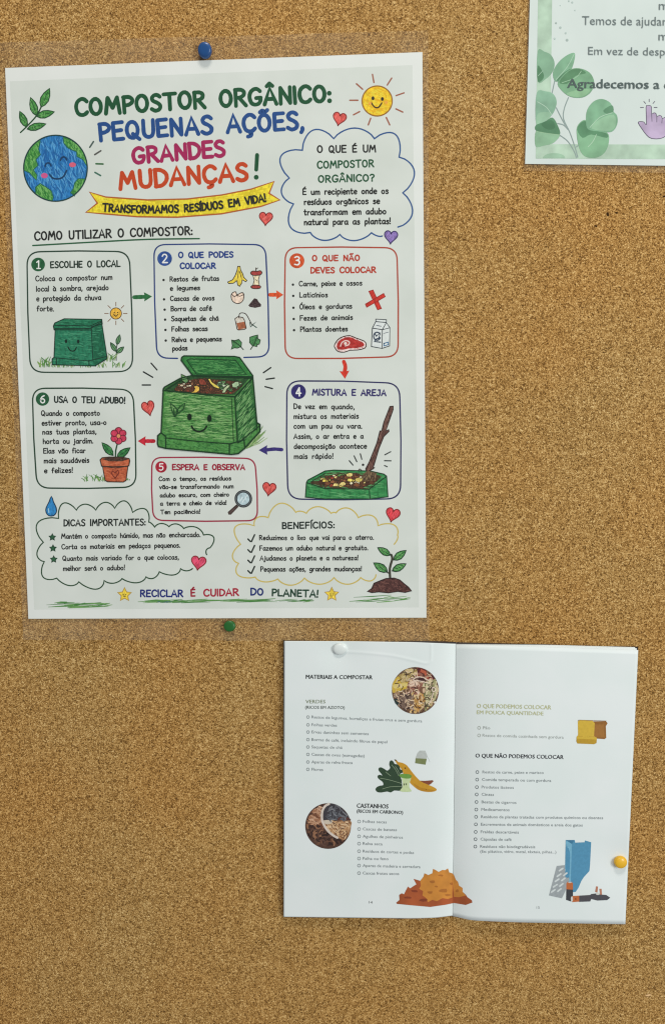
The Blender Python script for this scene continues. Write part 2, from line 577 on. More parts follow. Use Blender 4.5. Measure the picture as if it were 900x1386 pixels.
    def sans(s, txt, x0, x1, y0, y1, H, col, bold=0.0):
        """printed sans-serif line fitted from x0 to x1 on the base line y0..y1; H = capital height; bold = extra half stroke in em"""
        vs, fs = font_mesh((txt, 0.0))
        F = s.F
        a, b = F.p((x0, y0)), F.p((x1, y1))
        H *= F.k
        mx0, mx1 = vs[:, 0].min() - bold, vs[:, 0].max() + bold
        ca = math.atan2(b[1] - a[1], b[0] - a[0])
        kx = math.hypot(b[0] - a[0], b[1] - a[1]) / (mx1 - mx0)
        ky = H / CAPH
        for ox, oy in (((0, 0),) if bold < .01 else ((-bold, -bold * .4), (0, 0), (bold, bold * .4))):
            X = (vs[:, 0] - mx0 + ox) * kx; Y = (vs[:, 1] + oy) * ky
            px = a[0] + X * math.cos(ca) + Y * math.sin(ca)
            py = a[1] + X * math.sin(ca) - Y * math.cos(ca)
            s._add(list(zip(px.tolist(), py.tolist())), fs, s._m(col, 'ink'), s.up())

    def hatch(s, poly, n, cols, ang, ln, w, da=12, kind='ink'):
        """pencil strokes laid inside a filled shape"""
        pl = s.F.P(poly)
        x0, x1 = min(p[0] for p in pl), max(p[0] for p in pl)
        y0, y1 = min(p[1] for p in pl), max(p[1] for p in pl)
        ln *= s.F.k; w *= s.F.k
        b0 = s.up(); s.lv += 12
        for i in range(n):
            for _ in range(20):
                x, y = R.uniform(x0, x1), R.uniform(y0, y1)
                a = rad(ang + R.uniform(-da, da)); l = ln * R.uniform(.5, 1.1) / 2
                e = [(x - l * math.cos(a), y - l * math.sin(a)), (x + R.uniform(-.1, .1) * l, y + R.uniform(-.15, .15) * l), (x + l * math.cos(a), y + l * math.sin(a))]
                if all(inside(q, pl) for q in e):
                    s.line(e, w * R.uniform(.6, 1.3), R.choice(cols), lift=b0 + (i % 60) * 0.3e-6, frame=False, taper=True, kind=kind)
                    break

    def build(s):
        a = np.array(s.pts)
        v = S(a[:, 0], a[:, 1], a[:, 2], s.surf)
        return mesh_obj(s.name, v, s.faces, s.mats, s.parent, s.mi)


def clip(q, x, sg):
    out = []
    for i in range(len(q)):
        a, b = q[i - 1], q[i]
        ia, ib = (a[0] - x) * sg >= 0, (b[0] - x) * sg >= 0
        if ia != ib:
            t = (x - a[0]) / (b[0] - a[0])
            out.append((x, a[1] + (b[1] - a[1]) * t))
        if ib:
            out.append(b)
    return out


_fc = {}


def font_mesh(key):
    if key not in _fc:
        cu = bpy.data.curves.new('t', 'FONT')
        cu.body = key[0]; cu.offset = key[1]; cu.resolution_u = 2
        o = bpy.data.objects.new('t', cu)
        SC.collection.objects.link(o)
        dg = bpy.context.evaluated_depsgraph_get()
        me = bpy.data.meshes.new_from_object(o.evaluated_get(dg))
        v = np.array([tuple(p.co)[:2] for p in me.vertices])
        f = [tuple(p.vertices) for p in me.polygons]
        bpy.data.objects.remove(o); bpy.data.curves.remove(cu); bpy.data.meshes.remove(me)
        _fc[key] = (v, f)
    return _fc[key]


CAPH = float(np.max(font_mesh(('H', 0.0))[0][:, 1]))


def quadpatch(corners, surf, lift, thick, nu=12, nv=12, edge=None):
    """a sheet with thickness between four corners (tl, tr, br, bl) of the photograph"""
    tl, tr, br, bl = [np.array(c, float) for c in corners]
    P = []
    for j in range(nv + 1):
        for i in range(nu + 1):
            u, v = i / nu, j / nv
            P.append((tl * (1 - u) + tr * u) * (1 - v) + (bl * (1 - u) + br * u) * v)
    P = np.array(P)
    top = S(P[:, 0], P[:, 1], lift, surf)
    bot = top + np.array([0, thick, 0])
    n = len(P)
    idx = lambda i, j: j * (nu + 1) + i
    F = []
    for j in range(nv):
        for i in range(nu):
            F.append((idx(i, j), idx(i, j + 1), idx(i + 1, j + 1), idx(i + 1, j)))
            F.append((n + idx(i, j), n + idx(i + 1, j), n + idx(i + 1, j + 1), n + idx(i, j + 1)))
    rim = [idx(i, 0) for i in range(nu)] + [idx(nu, j) for j in range(nv)] + [idx(i, nv) for i in range(nu, 0, -1)] + [idx(0, j) for j in range(nv, 0, -1)]
    for a, b in zip(rim, rim[1:] + rim[:1]):
        F.append((a, b, n + b, n + a))
    return np.vstack([top, bot]), F


def film_ring(inner, outer, surf, name, parent, mat, seed=0, lift=2e-5, th=2.2e-4):
    """clear laminate that stands out round a sheet of paper"""
    rr = random.Random(seed)
    n = 26
    I, O, W_ = [], [], []
    for k in range(4):
        a, b = np.array(inner[k], float), np.array(inner[(k + 1) % 4], float)
        c, d = np.array(outer[k], float), np.array(outer[(k + 1) % 4], float)
        ph = rr.uniform(0, 6)
        for i in range(n):
            t = i / n
            I.append(a + (b - a) * t); O.append(c + (d - c) * t)
            W_.append(max(0, 0.0005 * math.sin(ph + 5 * t * 3.1) + 0.0003 * math.sin(ph * 2 + 17 * t)) * math.sin(math.pi * t))
    I, O, W_ = np.array(I), np.array(O), np.array(W_)
    m = len(I)
    rings = []
    for f in (0, .5, 1):
        q = I * (1 - f) + O * f
        v = S(q[:, 0], q[:, 1], lift, surf)
        v[:, 1] -= W_ * f
        rings.append(v)
    back = [r + np.array([0, th, 0]) for r in rings]
    V = np.vstack(rings + back[::-1])
    F = []
    for k in range(6):
        for i in range(m):
            j = (i + 1) % m
            k2 = (k + 1) % 6
            F.append((k * m + i, k * m + j, k2 * m + j, k2 * m + i))
    return mesh_obj(name, V, F, mat, parent, smooth=False)


def lathe(name, prof, mat, parent, centre, tilt=(0, 0), n=40, ex=1.0):
    """turned shape about the board's normal; profile = (radius, height off the board)"""
    V, F = [], []
    for r, h in prof:
        for i in range(n):
            a = 2 * math.pi * i / n
            x, y, z = r * math.cos(a) * ex, -h, r * math.sin(a)
            y += 0
            x += tilt[0] * h; z += tilt[1] * h
            y -= tilt[0] * -x * 0 
            V.append((centre[0] + x, centre[1] + y - tilt[0] * 0, centre[2] + z))
    for k in range(len(prof) - 1):
        for i in range(n):
            j = (i + 1) % n
            F.append((k * n + i, k * n + j, (k + 1) * n + j, (k + 1) * n + i))
    F.append(tuple(range(n))); F.append(tuple((len(prof) - 1) * n + i for i in range(n - 1, -1, -1)))
    return mesh_obj(name, V, F, mat, parent, smooth=True)


BLACK = (38, 40, 38); DGREEN = (28, 84, 52); NAVY = (34, 58, 128); BLUE = (44, 82, 150); MAG = (172, 40, 92)
ORANGE = (200, 72, 30); RED = (176, 48, 38); PURP = (48, 40, 104); CRIM = (160, 30, 52); LEAF = (58, 132, 62); BIN = (40, 112, 52)

# ------------------------------------------------------------------ the cork board
cork = mat_cork()
v = [(-0.9, 0, 0.9), (0.9, 0, 0.9), (0.9, 0, -0.9), (-0.9, 0, -0.9)]
NB = 2
board = mesh_obj('cork_board', v + [(x, 0.012, z) for x, y, z in v],
                 [(0, 3, 2, 1), (4, 5, 6, 7), (0, 1, 5, 4), (1, 2, 6, 5), (2, 3, 7, 6), (3, 0, 4, 7)], cork)
prop(board, 'pale brown granular cork pin board behind all the sheets', kind='structure')
hole = mat_simple('hole_dark', (52, 32, 14), 0.9, 0.1)
pale = mat_simple('scuff_pale', (214, 176, 128), 0.9, 0.1)
for (hx, hy, rx, ry, rot, mt, nm) in ((822, 290, 1.5, 3.0, -20, hole, 'pin_hole'), (834, 288, 2.0, 1.1, 10, hole, 'pin_hole'),
                                      (806, 306, 2.0, 1.2, 30, hole, 'pin_hole'), (877, 1347, 4.0, 1.2, -12, pale, 'scuff'),
                                      (899, 266, 3.0, 1.0, 5, hole, 'pin_hole')):
    pts = [(x + R.uniform(-.4, .4), y + R.uniform(-.4, .4)) for x, y in ell(hx, hy, rx, ry, rot, n=11)]
    pp = np.array(pts)
    mesh_obj(nm, S(pp[:, 0], pp[:, 1], 0.00012, flat(0)), [tuple(range(11))], mt, board)

# ------------------------------------------------------------------ the big poster
HP = 0.0016
sp = flat(HP)
sp_flag[0] = sp
poster = thing('laminated_poster', 291, 460, 'big laminated poster of crayon drawings about compost with a smiling globe', 'poster')
PC = [(7.5, 92), (571.5, 70.5), (577, 836), (39, 837.5)]
m_post = mat_paper('poster_paper', (214, 217, 213), (209, 213, 208), 0.36, 0.2)
m_area = mat_paper('poster_print_tint', (204, 209, 203), (196, 202, 195), 0.36, 0.2)
film = mat_film()
V, F = quadpatch(PC, sp, 0, 2.0e-4, 8, 8)
paper = mesh_obj('paper', V, F, m_post, poster)
film_ring(PC, [(-1.5, 57.5), (579.5, 41), (581, 868), (32, 866)], sp, 'laminate_film', poster, film, 3)
V, F = quadpatch([(14, 110), (558, 88), (567, 822), (47, 825)], sp, 3e-5, 2e-5, 1, 1)
mesh_obj('printed_area', V, F, m_area, poster)


def A(name, F=F0, parent=poster, **k):
    return Art(name, parent, sp, F, jitter=0.06, **k)


F1, F2, F3, F4, F5, F6 = Fr(0, 40, 1 / 3), Fr(280, 40, 1 / 3), Fr(30, 320, 190 / 900), Fr(200, 320, 190 / 900), Fr(370, 320, 190 / 900), Fr(30, 500, 190 / 900)
F7, F8, F9, F10, F11 = Fr(180, 470, 200 / 900), Fr(370, 490, 210 / 900), Fr(190, 600, 200 / 900), Fr(30, 660, 280 / 900), Fr(300, 660, 290 / 900)
F20 = Fr(200, 475, 160 / 900)

# title
for txt, base, H, w, col in (('COMPOSTOR ORGÂNICO:', [(101, 159.5), (280, 148), (450, 140)], 27.5, 4.4, (24, 80, 48)),
                             ('PEQUENAS AÇÕES,', [(133.5, 193.5), (270, 184), (413, 177.5)], 28.5, 4.4, (32, 74, 136)),
                             ('GRANDES', [(178.5, 224), (307, 213.5)], 26, 4.3, (164, 34, 86)),
                             ('MUDANÇAS', [(160, 259), (338, 246)], 28.5, 4.5, (194, 66, 28)),
                             ('!', [(342, 243), (353, 243)], 36, 4.4, (24, 80, 48))):
    a = A('title_lettering')
    a.text(txt, base, H, w, col)
    # uneven pencil pressure inside the broad strokes
    a.build()

# banner
ban = A('banner', F1)
bp = [(365, 660), (430, 680), (600, 692), (760, 688), (900, 672), (1020, 648), (1113, 617), (1093, 665), (1137, 692), (1060, 718), (900, 748), (720, 762), (560, 760), (420, 748), (350, 742), (397, 705)]
ban.fill(bp, (226, 205, 40))
ban.hatch(bp, 120, [(236, 218, 60), (214, 190, 30)], -4, 60, 4, 8)
ban.line(bp, 1.5, (176, 92, 40), closed=True)
bo = ban.build()
t = A('lettering', F1, bo, base=3e-4)
t.text('TRANSFORMAMOS RESÍDUOS EM VIDA!', [(415, 740), (560, 748), (720, 745), (880, 732), (1085, 700)], 37, 5.8, BLACK)
t.build()

# sprig
def leaf(a, base, tip, wd, fillc, linec, lw=1.1, vein=True, kind='crayon'):
    bx, by = base; tx, ty = tip
    dx, dy = tx - bx, ty - by
    l = math.hypot(dx, dy); nx, ny = -dy / l, dx / l
    pts = [base]
    for s_ in (1, -1):
        ts = (.18, .42, .68, .88) if s_ == 1 else (.88, .68, .42, .18)
        for t_ in ts:
            k = math.sin(math.pi * t_ ** .85) * wd / 2 * s_
            pts.append((bx + dx * t_ + nx * k, by + dy * t_ + ny * k))
        if s_ == 1:
            pts.append(tip)
    a.fill(pts, fillc, kind)
    if linec:
        a.line(pts, lw, linec, closed=True)
        if vein:
            a.line([base, (bx + dx * .8, by + dy * .8)], lw * .7, linec)
    return pts


a = A('leaf_sprig_drawing', F1)
a.line([(85, 418), (112, 392), (150, 350), (170, 312)], 1.5, (34, 74, 44), sm=4)
for b_, t_, w_ in (((110, 396), (82, 332), 28), ((150, 350), (126, 276), 30), ((168, 315), (203, 239), 34), ((150, 352), (222, 334), 30), ((112, 404), (188, 383), 28)):
    p = leaf(a, b_, t_, w_, (66, 138, 62), (30, 74, 40), 1.1)
    a.hatch(p, 26, [(110, 170, 96), (40, 104, 46)], 60, 14, 2, 30)
a.build()

# globe
a = A('globe_drawing', F1)
g = ell(227, 563, 129, 134, n=56)
a.fill(g, (34, 112, 176))
a.hatch(g, 420, [(60, 140, 200), (84, 158, 208), (24, 92, 160)], 75, 40, 4, 30)


def on_arc(a0, a1, n=10):
    return ell(227, 563, 128, 133, n=n, a0=a0, a1=a1)


conts = [[(165, 458), (158, 485), (166, 508), (148, 528), (156, 552), (136, 570), (152, 590), (150, 612), (138, 600), (122, 582), (100, 572)] + on_arc(177, 241),
         [(258, 434), (260, 460), (276, 480), (292, 488), (312, 496), (314, 515), (338, 528), (355, 556)] + on_arc(357, 285),
         [(346, 606), (318, 606), (304, 624), (300, 645), (288, 662), (304, 676)] + on_arc(52, 20),
         [(146, 666), (146, 640), (165, 625), (190, 640), (210, 655), (218, 680), (214, 696)] + on_arc(96, 128)]
for c in conts:
    a.fill(c, (70, 146, 62))
    a.hatch(c, 90, [(112, 176, 92), (46, 120, 50)], 70, 24, 3.5, 35)
    a.line(c, .9, (30, 96, 84), closed=True)
a.line(g, 1.3, (26, 62, 60), closed=True)
for x, y in ((197, 556), (260, 532)):
    a.line(ell(x, y, 12, 15, n=8, a0=185, a1=350), 1.6, (22, 58, 96))
a.line([(203, 588), (215, 602), (236, 606), (258, 598), (272, 572)], 1.7, (22, 58, 96), sm=4)
a.dot(182, 593, 14, (206, 84, 140), 11); a.dot(296, 549, 14, (214, 92, 120), 10)
a.build()
for p, c in (([(381, 455), (366, 478)], (70, 90, 84)), ([(411, 492), (386, 508)], (84, 84, 80)), ([(391, 545), (420, 546)], (52, 104, 60)), ([(387, 580), (410, 593)], (64, 110, 92))):
    a = A('shine_mark', F1); a.line(p, 1.7, c); a.build()

# sun
a = A('sun_drawing', F2)
g = ell(691, 290, 61, n=40)
a.fill(g, (238, 190, 30))
a.hatch(g, 110, [(246, 206, 50), (226, 170, 20)], 20, 28, 4)
a.line(g, 1.3, (150, 98, 30), closed=True)
for p in ([(672, 182), (678, 215)], [(750, 197), (732, 225)], [(800, 257), (768, 268)], [(767, 322), (795, 335)], [(728, 357), (742, 387)], [(665, 360), (655, 387)],
          [(620, 333), (595, 346)], [(613, 287), (580, 287)], [(632, 242), (607, 220)]):
    a.line(p, 1.5, (158, 92, 70))
a.dot(674, 279, 6, BLACK, 8); a.dot(712, 282, 6, BLACK, 8)
a.line([(668, 298), (680, 314), (696, 316), (710, 298)], 1.5, (70, 50, 30), sm=4)
a.dot(662, 300, 6, (232, 160, 60)); a.dot(728, 296, 6, (232, 160, 60))
a.build()


def heart(x, y, w, h, rot=0, col=(222, 84, 76), out=(136, 44, 44), label=None):
    a = A('heart_drawing')
    p = []
    for i in range(28):
        t_ = 2 * math.pi * i / 28
        X = 16 * math.sin(t_) ** 3 / 32; Y = -(13 * math.cos(t_) - 5 * math.cos(2 * t_) - 2 * math.cos(3 * t_) - math.cos(4 * t_)) / 29
        X *= w; Y *= h
        c_, s_ = math.cos(rad(rot)), math.sin(rad(rot))
        p.append((x + X * c_ - Y * s_, y + X * s_ + Y * c_))
    a.fill(p, col)
    a.hatch(p, 26, [tuple(min(255, k + 26) for k in col), tuple(int(k * .85) for k in col)], -55, 8, 1.0)
    a.line(p, 1.1, out, closed=True)
    o = a.build()
    if label:
        o['label'] = label


heart(459.5, 160, 18, 18, 12)
heart(360, 295, 18, 18, 4)
heart(529, 320, 18, 18, 4, (132, 108, 176), (58, 48, 100), 'purple crayon heart below the cloud')
heart(201, 551.5, 17, 20, -14)
heart(364.5, 661, 18, 18, 8)
heart(531.5, 696, 19, 19, 14, (222, 60, 70))
heart(269, 761, 20, 19, 8, (226, 70, 104))


def cloud(name, F, arcs, w, col, parent=poster):
    a = A(name, F, parent)
    for run in arcs:                       # run: cusp, apex, cusp, apex, cusp ...
        pts = []
        for i in range(0, len(run) - 2, 2):
            p0, ap, p2 = run[i], run[i + 1], run[i + 2]
            mx, my = (p0[0] + p2[0]) / 2, (p0[1] + p2[1]) / 2
            for k in range(12):
                t_ = k / 12
                f = math.sin(math.pi * t_) ** 0.72
                pts.append((p0[0] + (p2[0] - p0[0]) * t_ + (ap[0] - mx) * f, p0[1] + (p2[1] - p0[1]) * t_ + (ap[1] - my) * f))
        pts.append(run[-1])
        a.line(pts, w, col)
    return a.build()


cl = cloud('speech_cloud', F2, [[(712, 838), (692, 838), (668, 825), (600, 857), (540, 832), (475, 856), (420, 824), (338, 800), (352, 708), (303, 662), (335, 603), (300, 516), (388, 490),
                                (432, 408), (515, 443), (600, 400), (680, 443), (764, 425), (780, 518), (842, 578), (795, 663), (834, 745), (775, 802)]], 1.5, (46, 84, 140))
t = A('lettering', F2, cl)
t.text('O QUE É UM', [(446, 503), (688, 500)], 34, 5, BLACK)
t.text('COMPOSTOR', [(446, 567), (680, 560)], 35, 5, (30, 82, 52))
t.text('ORGÂNICO?', [(450, 624), (682, 618)], 34, 5, (30, 82, 52))
for s_, x0, x1, y in (('É um recipiente onde os', 387, 738, 671), ('resíduos orgânicos se', 393, 703, 712), ('transformam em adubo', 392, 729, 754), ('natural para as plantas!', 393, 748, 794)):
    t.text(s_, [(x0, y + 2), (x1, y - 3)], 29, 4.2, BLACK)
t.build()

a = A('section_heading', F1)
a.text('COMO UTILIZAR O COMPOSTOR:', [(140, 859), (785, 836)], 40, 5.6, BLACK)
a.line([(135, 877), (400, 862), (600, 852), (810, 849)], 1.6, (40, 92, 60), sm=4)
a.build()


def panel(F, corners, r, col, w=1.5, gap=None):
    a = A('step_panel', F)
    pts = []
    k = 4
    for i in range(4):
        c = Vector(corners[i]); p = Vector(corners[i - 1]); n = Vector(corners[(i + 1) % 4])
        a0 = c + (p - c).normalized() * r; a1 = c + (n - c).normalized() * r
        for j in range(9):
            t_ = j / 8
            q = a0 * (1 - t_) ** 2 + c * 2 * t_ * (1 - t_) + a1 * t_ * t_
            pts.append((q.x, q.y))
        m = (a1 + (n + (c - n).normalized() * r)) / 2
        nrm = Vector((-(n - c).y, (n - c).x)).normalized()
        pts.append((m.x - nrm.x * 4, m.y - nrm.y * 4))
    if gap:                               # open line: start after the gap
        pts = [(192, 782)] + pts[30:] + pts[:29] + [(618, 776)]
        a.line(pts, w, col)
    else:
        a.line(pts, w, col, closed=True)
    return a.build()


def badge(F, par, x, y, r, ch, col, dx=0, H=None):
    a = A('number_badge', F, par)
    a.dot(x, y, r, col, n=32, kind='crayon')
    H = H or r * 1.35
    wv = H * .64 if ch != '1' else H * .5
    a.text(ch, [(x - wv / 2 + dx, y + H / 2), (x + wv / 2 + dx, y + H / 2)], H, H * .11, (226, 230, 224))
    a.build()


def words(F, par, name, rows, H, w, col, bullet=None):
    t = A(name, F, par)
    for s_, x0, x1, y0, y1 in rows:
        if bullet and s_[0] == '*':
            t.dot(x0 - bullet, y0 - H * .34, 8, BLACK)
            s_ = s_[1:]
        t.text(s_, [(x0, y0), (x1, y1)], H, w, col)
    return t.build()


def tufts(a, x0, x1, y, n, h, cols, w=1.0, lean=0):
    for _ in range(n):
        x = R.uniform(x0, x1)
        hh = h * R.uniform(.4, 1)
        d = R.uniform(-.9, .9) * hh + lean
        a.line([(x, y + R.uniform(-3, 4)), (x + d * .35, y - hh * .6), (x + d, y - hh)], w, R.choice(cols), taper=True)


GR = [(96, 150, 70), (128, 164, 84), (66, 122, 56)]
# ---- step 1
p1 = panel(F3, [(32, 98), (690, 96), (712, 866), (54, 872)], 92, (40, 66, 52))
badge(F3, p1, 105, 180, 44, '1', (34, 90, 54))
words(F3, p1, 'panel_heading', [('ESCOLHE O LOCAL', 180, 634, 206, 198)], 49, 7.2, (34, 52, 42))
words(F3, p1, 'panel_text', [('Coloca o compostor num', 86, 582, 290, 280), ('local à sombra, arejado', 90, 558, 356, 346), ('e protegido da chuva', 92, 510, 418, 410), ('forte.', 94, 208, 482, 482)], 40, 6.2, BLACK)
a = A('sun_drawing', F3, p1)
a.dot(603, 494, 36, (232, 178, 60), n=24, kind='crayon')
a.line(ell(603, 494, 36, n=24), .9, (96, 70, 40), closed=True)
for i in range(8):
    an = rad(45 * i)
    a.line([(603 + 48 * math.cos(an), 494 + 48 * math.sin(an)), (603 + 72 * math.cos(an), 494 + 72 * math.sin(an))], .8, (130, 96, 70))
a.dot(593, 488, 4, BLACK); a.dot(614, 488, 4, BLACK)
a.line([(590, 500), (603, 512), (616, 500)], .9, BLACK, sm=3)
a.build()
a = A('compost_bin_drawing', F3, p1)
tufts(a, 105, 660, 840, 60, 42, GR, .9)
tufts(a, 110, 190, 835, 14, 70, GR, 1.0)
tufts(a, 545, 600, 800, 10, 60, GR, 1.0)
lid = [(203, 575), (212, 555), (272, 528), (512, 532), (516, 560), (446, 580), (446, 600), (208, 598)]
body = [(215, 590), (440, 590), (512, 548), (545, 765), (545, 785), (470, 830), (195, 822), (195, 785), (207, 775)]
a.fill(body, (34, 116, 84)); a.fill([(446, 590), (512, 548), (545, 765), (545, 785), (470, 830), (455, 800)], (26, 98, 68))
a.hatch(body, 170, [(70, 150, 112), (52, 136, 98), (22, 88, 62)], 6, 44, 4, 15)
a.fill(lid, (30, 112, 78)); a.hatch(lid, 70, [(60, 142, 104), (20, 84, 58)], 3, 50, 4, 10)
lw = 1.0
a.line(lid, lw, (20, 50, 38), closed=True); a.line(body, lw, (20, 50, 38), closed=True)
a.line([(208, 570), (440, 574), (514, 540)], lw * .8, (20, 50, 38)); a.line([(446, 600), (456, 795)], lw * .8, (20, 50, 38))
a.line([(207, 778), (430, 798), (540, 770)], lw * .8, (20, 50, 38)); a.line([(430, 795), (432, 828)], lw, (20, 50, 38)); a.line([(222, 785), (222, 824)], lw, (20, 50, 38))
a.dot(284, 672, 8, (16, 40, 30), 13); a.dot(362, 674, 8, (16, 40, 30), 13)
a.line([(296, 708), (308, 728), (324, 735), (342, 728), (350, 710)], 1.2, (16, 40, 30), sm=4)
a.build()
a = A('seedling_drawing', F3, p1)
a.line([(605, 795), (606, 720), (612, 690)], 1.0, (40, 64, 48))
for b_, t_ in (((610, 694), (628, 630)), ((606, 738), (568, 680)), ((608, 748), (654, 708))):
    leaf(a, b_, t_, 28, (96, 146, 96), (34, 64, 46), .9)
a.build()

# ---- step 2
p2 = panel(F4, [(40, 52), (756, 52), (780, 772), (60, 782)], 78, (40, 62, 122), gap=20)
badge(F4, p2, 110, 142, 47, '2', (44, 78, 146))
words(F4, p2, 'panel_heading', [('O QUE PODES', 195, 552, 142, 138), ('COLOCAR', 205, 440, 212, 210)], 45, 7.8, (40, 66, 134))
words(F4, p2, 'panel_text', [('*Restos de frutas', 140, 460, 292, 286), ('e legumes', 142, 338, 350, 346), ('*Cascas de ovos', 143, 430, 416, 412), ('*Borra de café', 147, 412, 482, 478),
                             ('*Saquetas de chá', 150, 457, 546, 542), ('*Folhas secas', 152, 387, 612, 608), ('*Relva e pequenas', 154, 477, 680, 674), ('podas', 157, 258, 736, 732)], 37, 6.2, BLACK, bullet=37)
OL = (58, 44, 36)
a = A('banana_peel_drawing', F4, p2)
bn = [(578, 192), (592, 192), (596, 215), (610, 240), (616, 262), (636, 282), (630, 290), (605, 278), (603, 300), (590, 320), (578, 312), (572, 284), (550, 300), (520, 302), (513, 292), (545, 278), (562, 250), (574, 218)]
a.fill(bn, (222, 196, 64)); a.line(bn, .9, OL, closed=True); a.line([(584, 220), (576, 270)], .7, OL); a.line([(590, 225), (602, 270)], .7, OL)
a.build()
a = A('apple_core_drawing', F4, p2)
core = [(672, 240), (722, 240), (710, 275), (716, 316), (674, 316), (684, 280)]
a.fill(core, (226, 212, 176)); a.line(core, .8, OL, closed=True)
for q in ([(660, 232), (675, 222), (700, 224), (722, 220), (733, 232), (722, 246), (690, 250), (668, 246)], [(662, 322), (680, 312), (712, 314), (725, 322), (715, 334), (675, 334)]):
    a.fill(q, (164, 62, 58), sm=3); a.line(q, .9, OL, sm=3, closed=True)
a.line([(695, 224), (694, 202)], 1.0, OL); a.line([(694, 212), (706, 202)], .8, OL); a.dot(694, 278, 3, OL); a.dot(700, 282, 3, OL)
a.build()
a = A('eggshell_drawing', F4, p2)
eg = [(537, 372), (550, 358), (566, 356), (572, 375), (590, 366), (608, 360), (617, 374), (614, 405), (596, 426), (572, 430), (548, 418), (537, 396)]
a.fill(eg, (222, 198, 178), sm=2); a.line(eg, .9, OL, closed=True, sm=2); a.line([(540, 372), (556, 386), (572, 378), (592, 384), (614, 374)], .8, OL)
a.build()
a = A('coffee_grounds_drawing', F4, p2)
cg = [(646, 442), (664, 420), (684, 396), (702, 402), (712, 420), (728, 436), (726, 450), (690, 458), (655, 452)]
a.fill(cg, (62, 46, 48)); a.hatch(cg, 40, [(96, 78, 78), (36, 26, 30)], 30, 10, 2.5, 60)
a.build()
a = A('tea_bag_drawing', F4, p2)
tb = [(560, 528), (580, 514), (610, 520), (620, 536), (632, 588), (622, 596), (582, 600), (574, 594)]
a.fill(tb, (206, 198, 184)); a.fill([(570, 556), (622, 546), (630, 588), (582, 598)], (164, 94, 62))
a.line(tb, .9, OL, closed=True); a.line([(585, 522), (590, 496), (608, 490), (632, 500), (655, 540), (672, 572)], .9, OL, sm=4)
a.line([(656, 552), (660, 580), (696, 548), (672, 566), (698, 584)], 1.1, (52, 84, 74))
a.build()
a = A('leaves_drawing', F4, p2)
for q, st in (([(538, 664), (560, 668), (584, 660), (602, 680), (600, 706), (576, 716), (556, 714), (536, 724), (544, 700)], [(545, 668), (585, 695), (614, 726)]),
              ([(656, 646), (680, 638), (706, 632), (706, 655), (722, 664), (716, 690), (702, 694), (700, 706), (672, 700), (654, 680)], [(704, 640), (684, 690), (660, 724)])):
    a.fill(q, (70, 130, 76)); a.hatch(q, 30, [(108, 164, 108), (44, 98, 54)], 40, 14, 2.5, 30); a.line(q, .9, (34, 64, 40), closed=True); a.line(st, 1.0, (34, 64, 40))
a.build()

# ---- step 3
p3 = panel(F5, [(76, 72), (792, 72), (800, 772), (76, 784)], 82, (172, 66, 48))
badge(F5, p3, 151, 156, 48, '3', (204, 78, 36))
words(F5, p3, 'panel_heading', [('O QUE NÃO', 246, 556, 162, 160), ('DEVES COLOCAR', 236, 660, 240, 236)], 45, 7.6, (182, 58, 40))
words(F5, p3, 'panel_text', [('*Carne, peixe e ossos', 163, 570, 322, 316), ('*Laticínios', 165, 350, 394, 392), ('*Óleos e gorduras', 166, 506, 470, 464), ('*Fezes de animais', 168, 511, 542, 536), ('*Plantas doentes', 170, 478, 614, 610)], 38, 6.2, BLACK, bullet=37)
a = A('cross_mark', F5, p3)
for q in ([(612, 352), (638, 344), (692, 462), (668, 470)], [(706, 366), (716, 386), (598, 454), (590, 434)]):
    a.fill(q, (200, 50, 40)); a.line(q, 1.0, (160, 34, 30), closed=True)
a.build()
a = A('meat_drawing', F5, p3)
me_ = [(396, 716), (392, 696), (415, 660), (450, 642), (490, 636), (530, 652), (580, 670), (594, 692), (586, 716), (540, 728), (490, 730), (455, 742), (415, 738)]
a.fill(me_, (224, 200, 196), sm=2); a.fill([(405, 706), (418, 672), (455, 650), (492, 646), (530, 662), (574, 680), (580, 702), (530, 716), (486, 718), (450, 726), (418, 724)], (176, 44, 40), sm=2)
a.hatch(me_, 40, [(200, 80, 72), (146, 30, 30)], 20, 30, 3, 30)
a.line([(430, 704), (440, 680), (464, 668), (486, 676), (482, 694), (460, 702)], 1.2, (226, 196, 190), sm=3); a.dot(462, 686, 10, (226, 206, 196)); a.line(me_, 1.0, OL, sm=2, closed=True)
a.build()
a = A('milk_carton_drawing', F5, p3)
a.fill([(634, 588), (656, 530), (724, 534), (746, 584), (744, 702), (696, 718), (628, 706)], (214, 220, 218), 'ink')
for q in ([(634, 588), (698, 598), (696, 718), (628, 706), (634, 588)], [(698, 598), (746, 586), (744, 702), (696, 718)], [(656, 530), (724, 534), (724, 552), (656, 546), (656, 530)],
          [(634, 588), (656, 546)], [(698, 598), (724, 552), (746, 586)], [(656, 546), (634, 588)]):
    a.line(q, .9, (44, 54, 60))
a.line(ell(664, 640, 22, 26, n=14, a0=20, a1=330), 1.3, (50, 64, 84)); a.line([(650, 622), (660, 640), (684, 618), (676, 652), (654, 660), (648, 674), (686, 678)], 1.3, (50, 64, 84))
a.line([(708, 686), (736, 678), (736, 694), (708, 702), (708, 686)], 1.1, (60, 110, 150)); a.line([(660, 570), (690, 576)], .8, (90, 100, 110)); a.line([(706, 622), (736, 614)], .6, (90, 100, 110))
a.build()

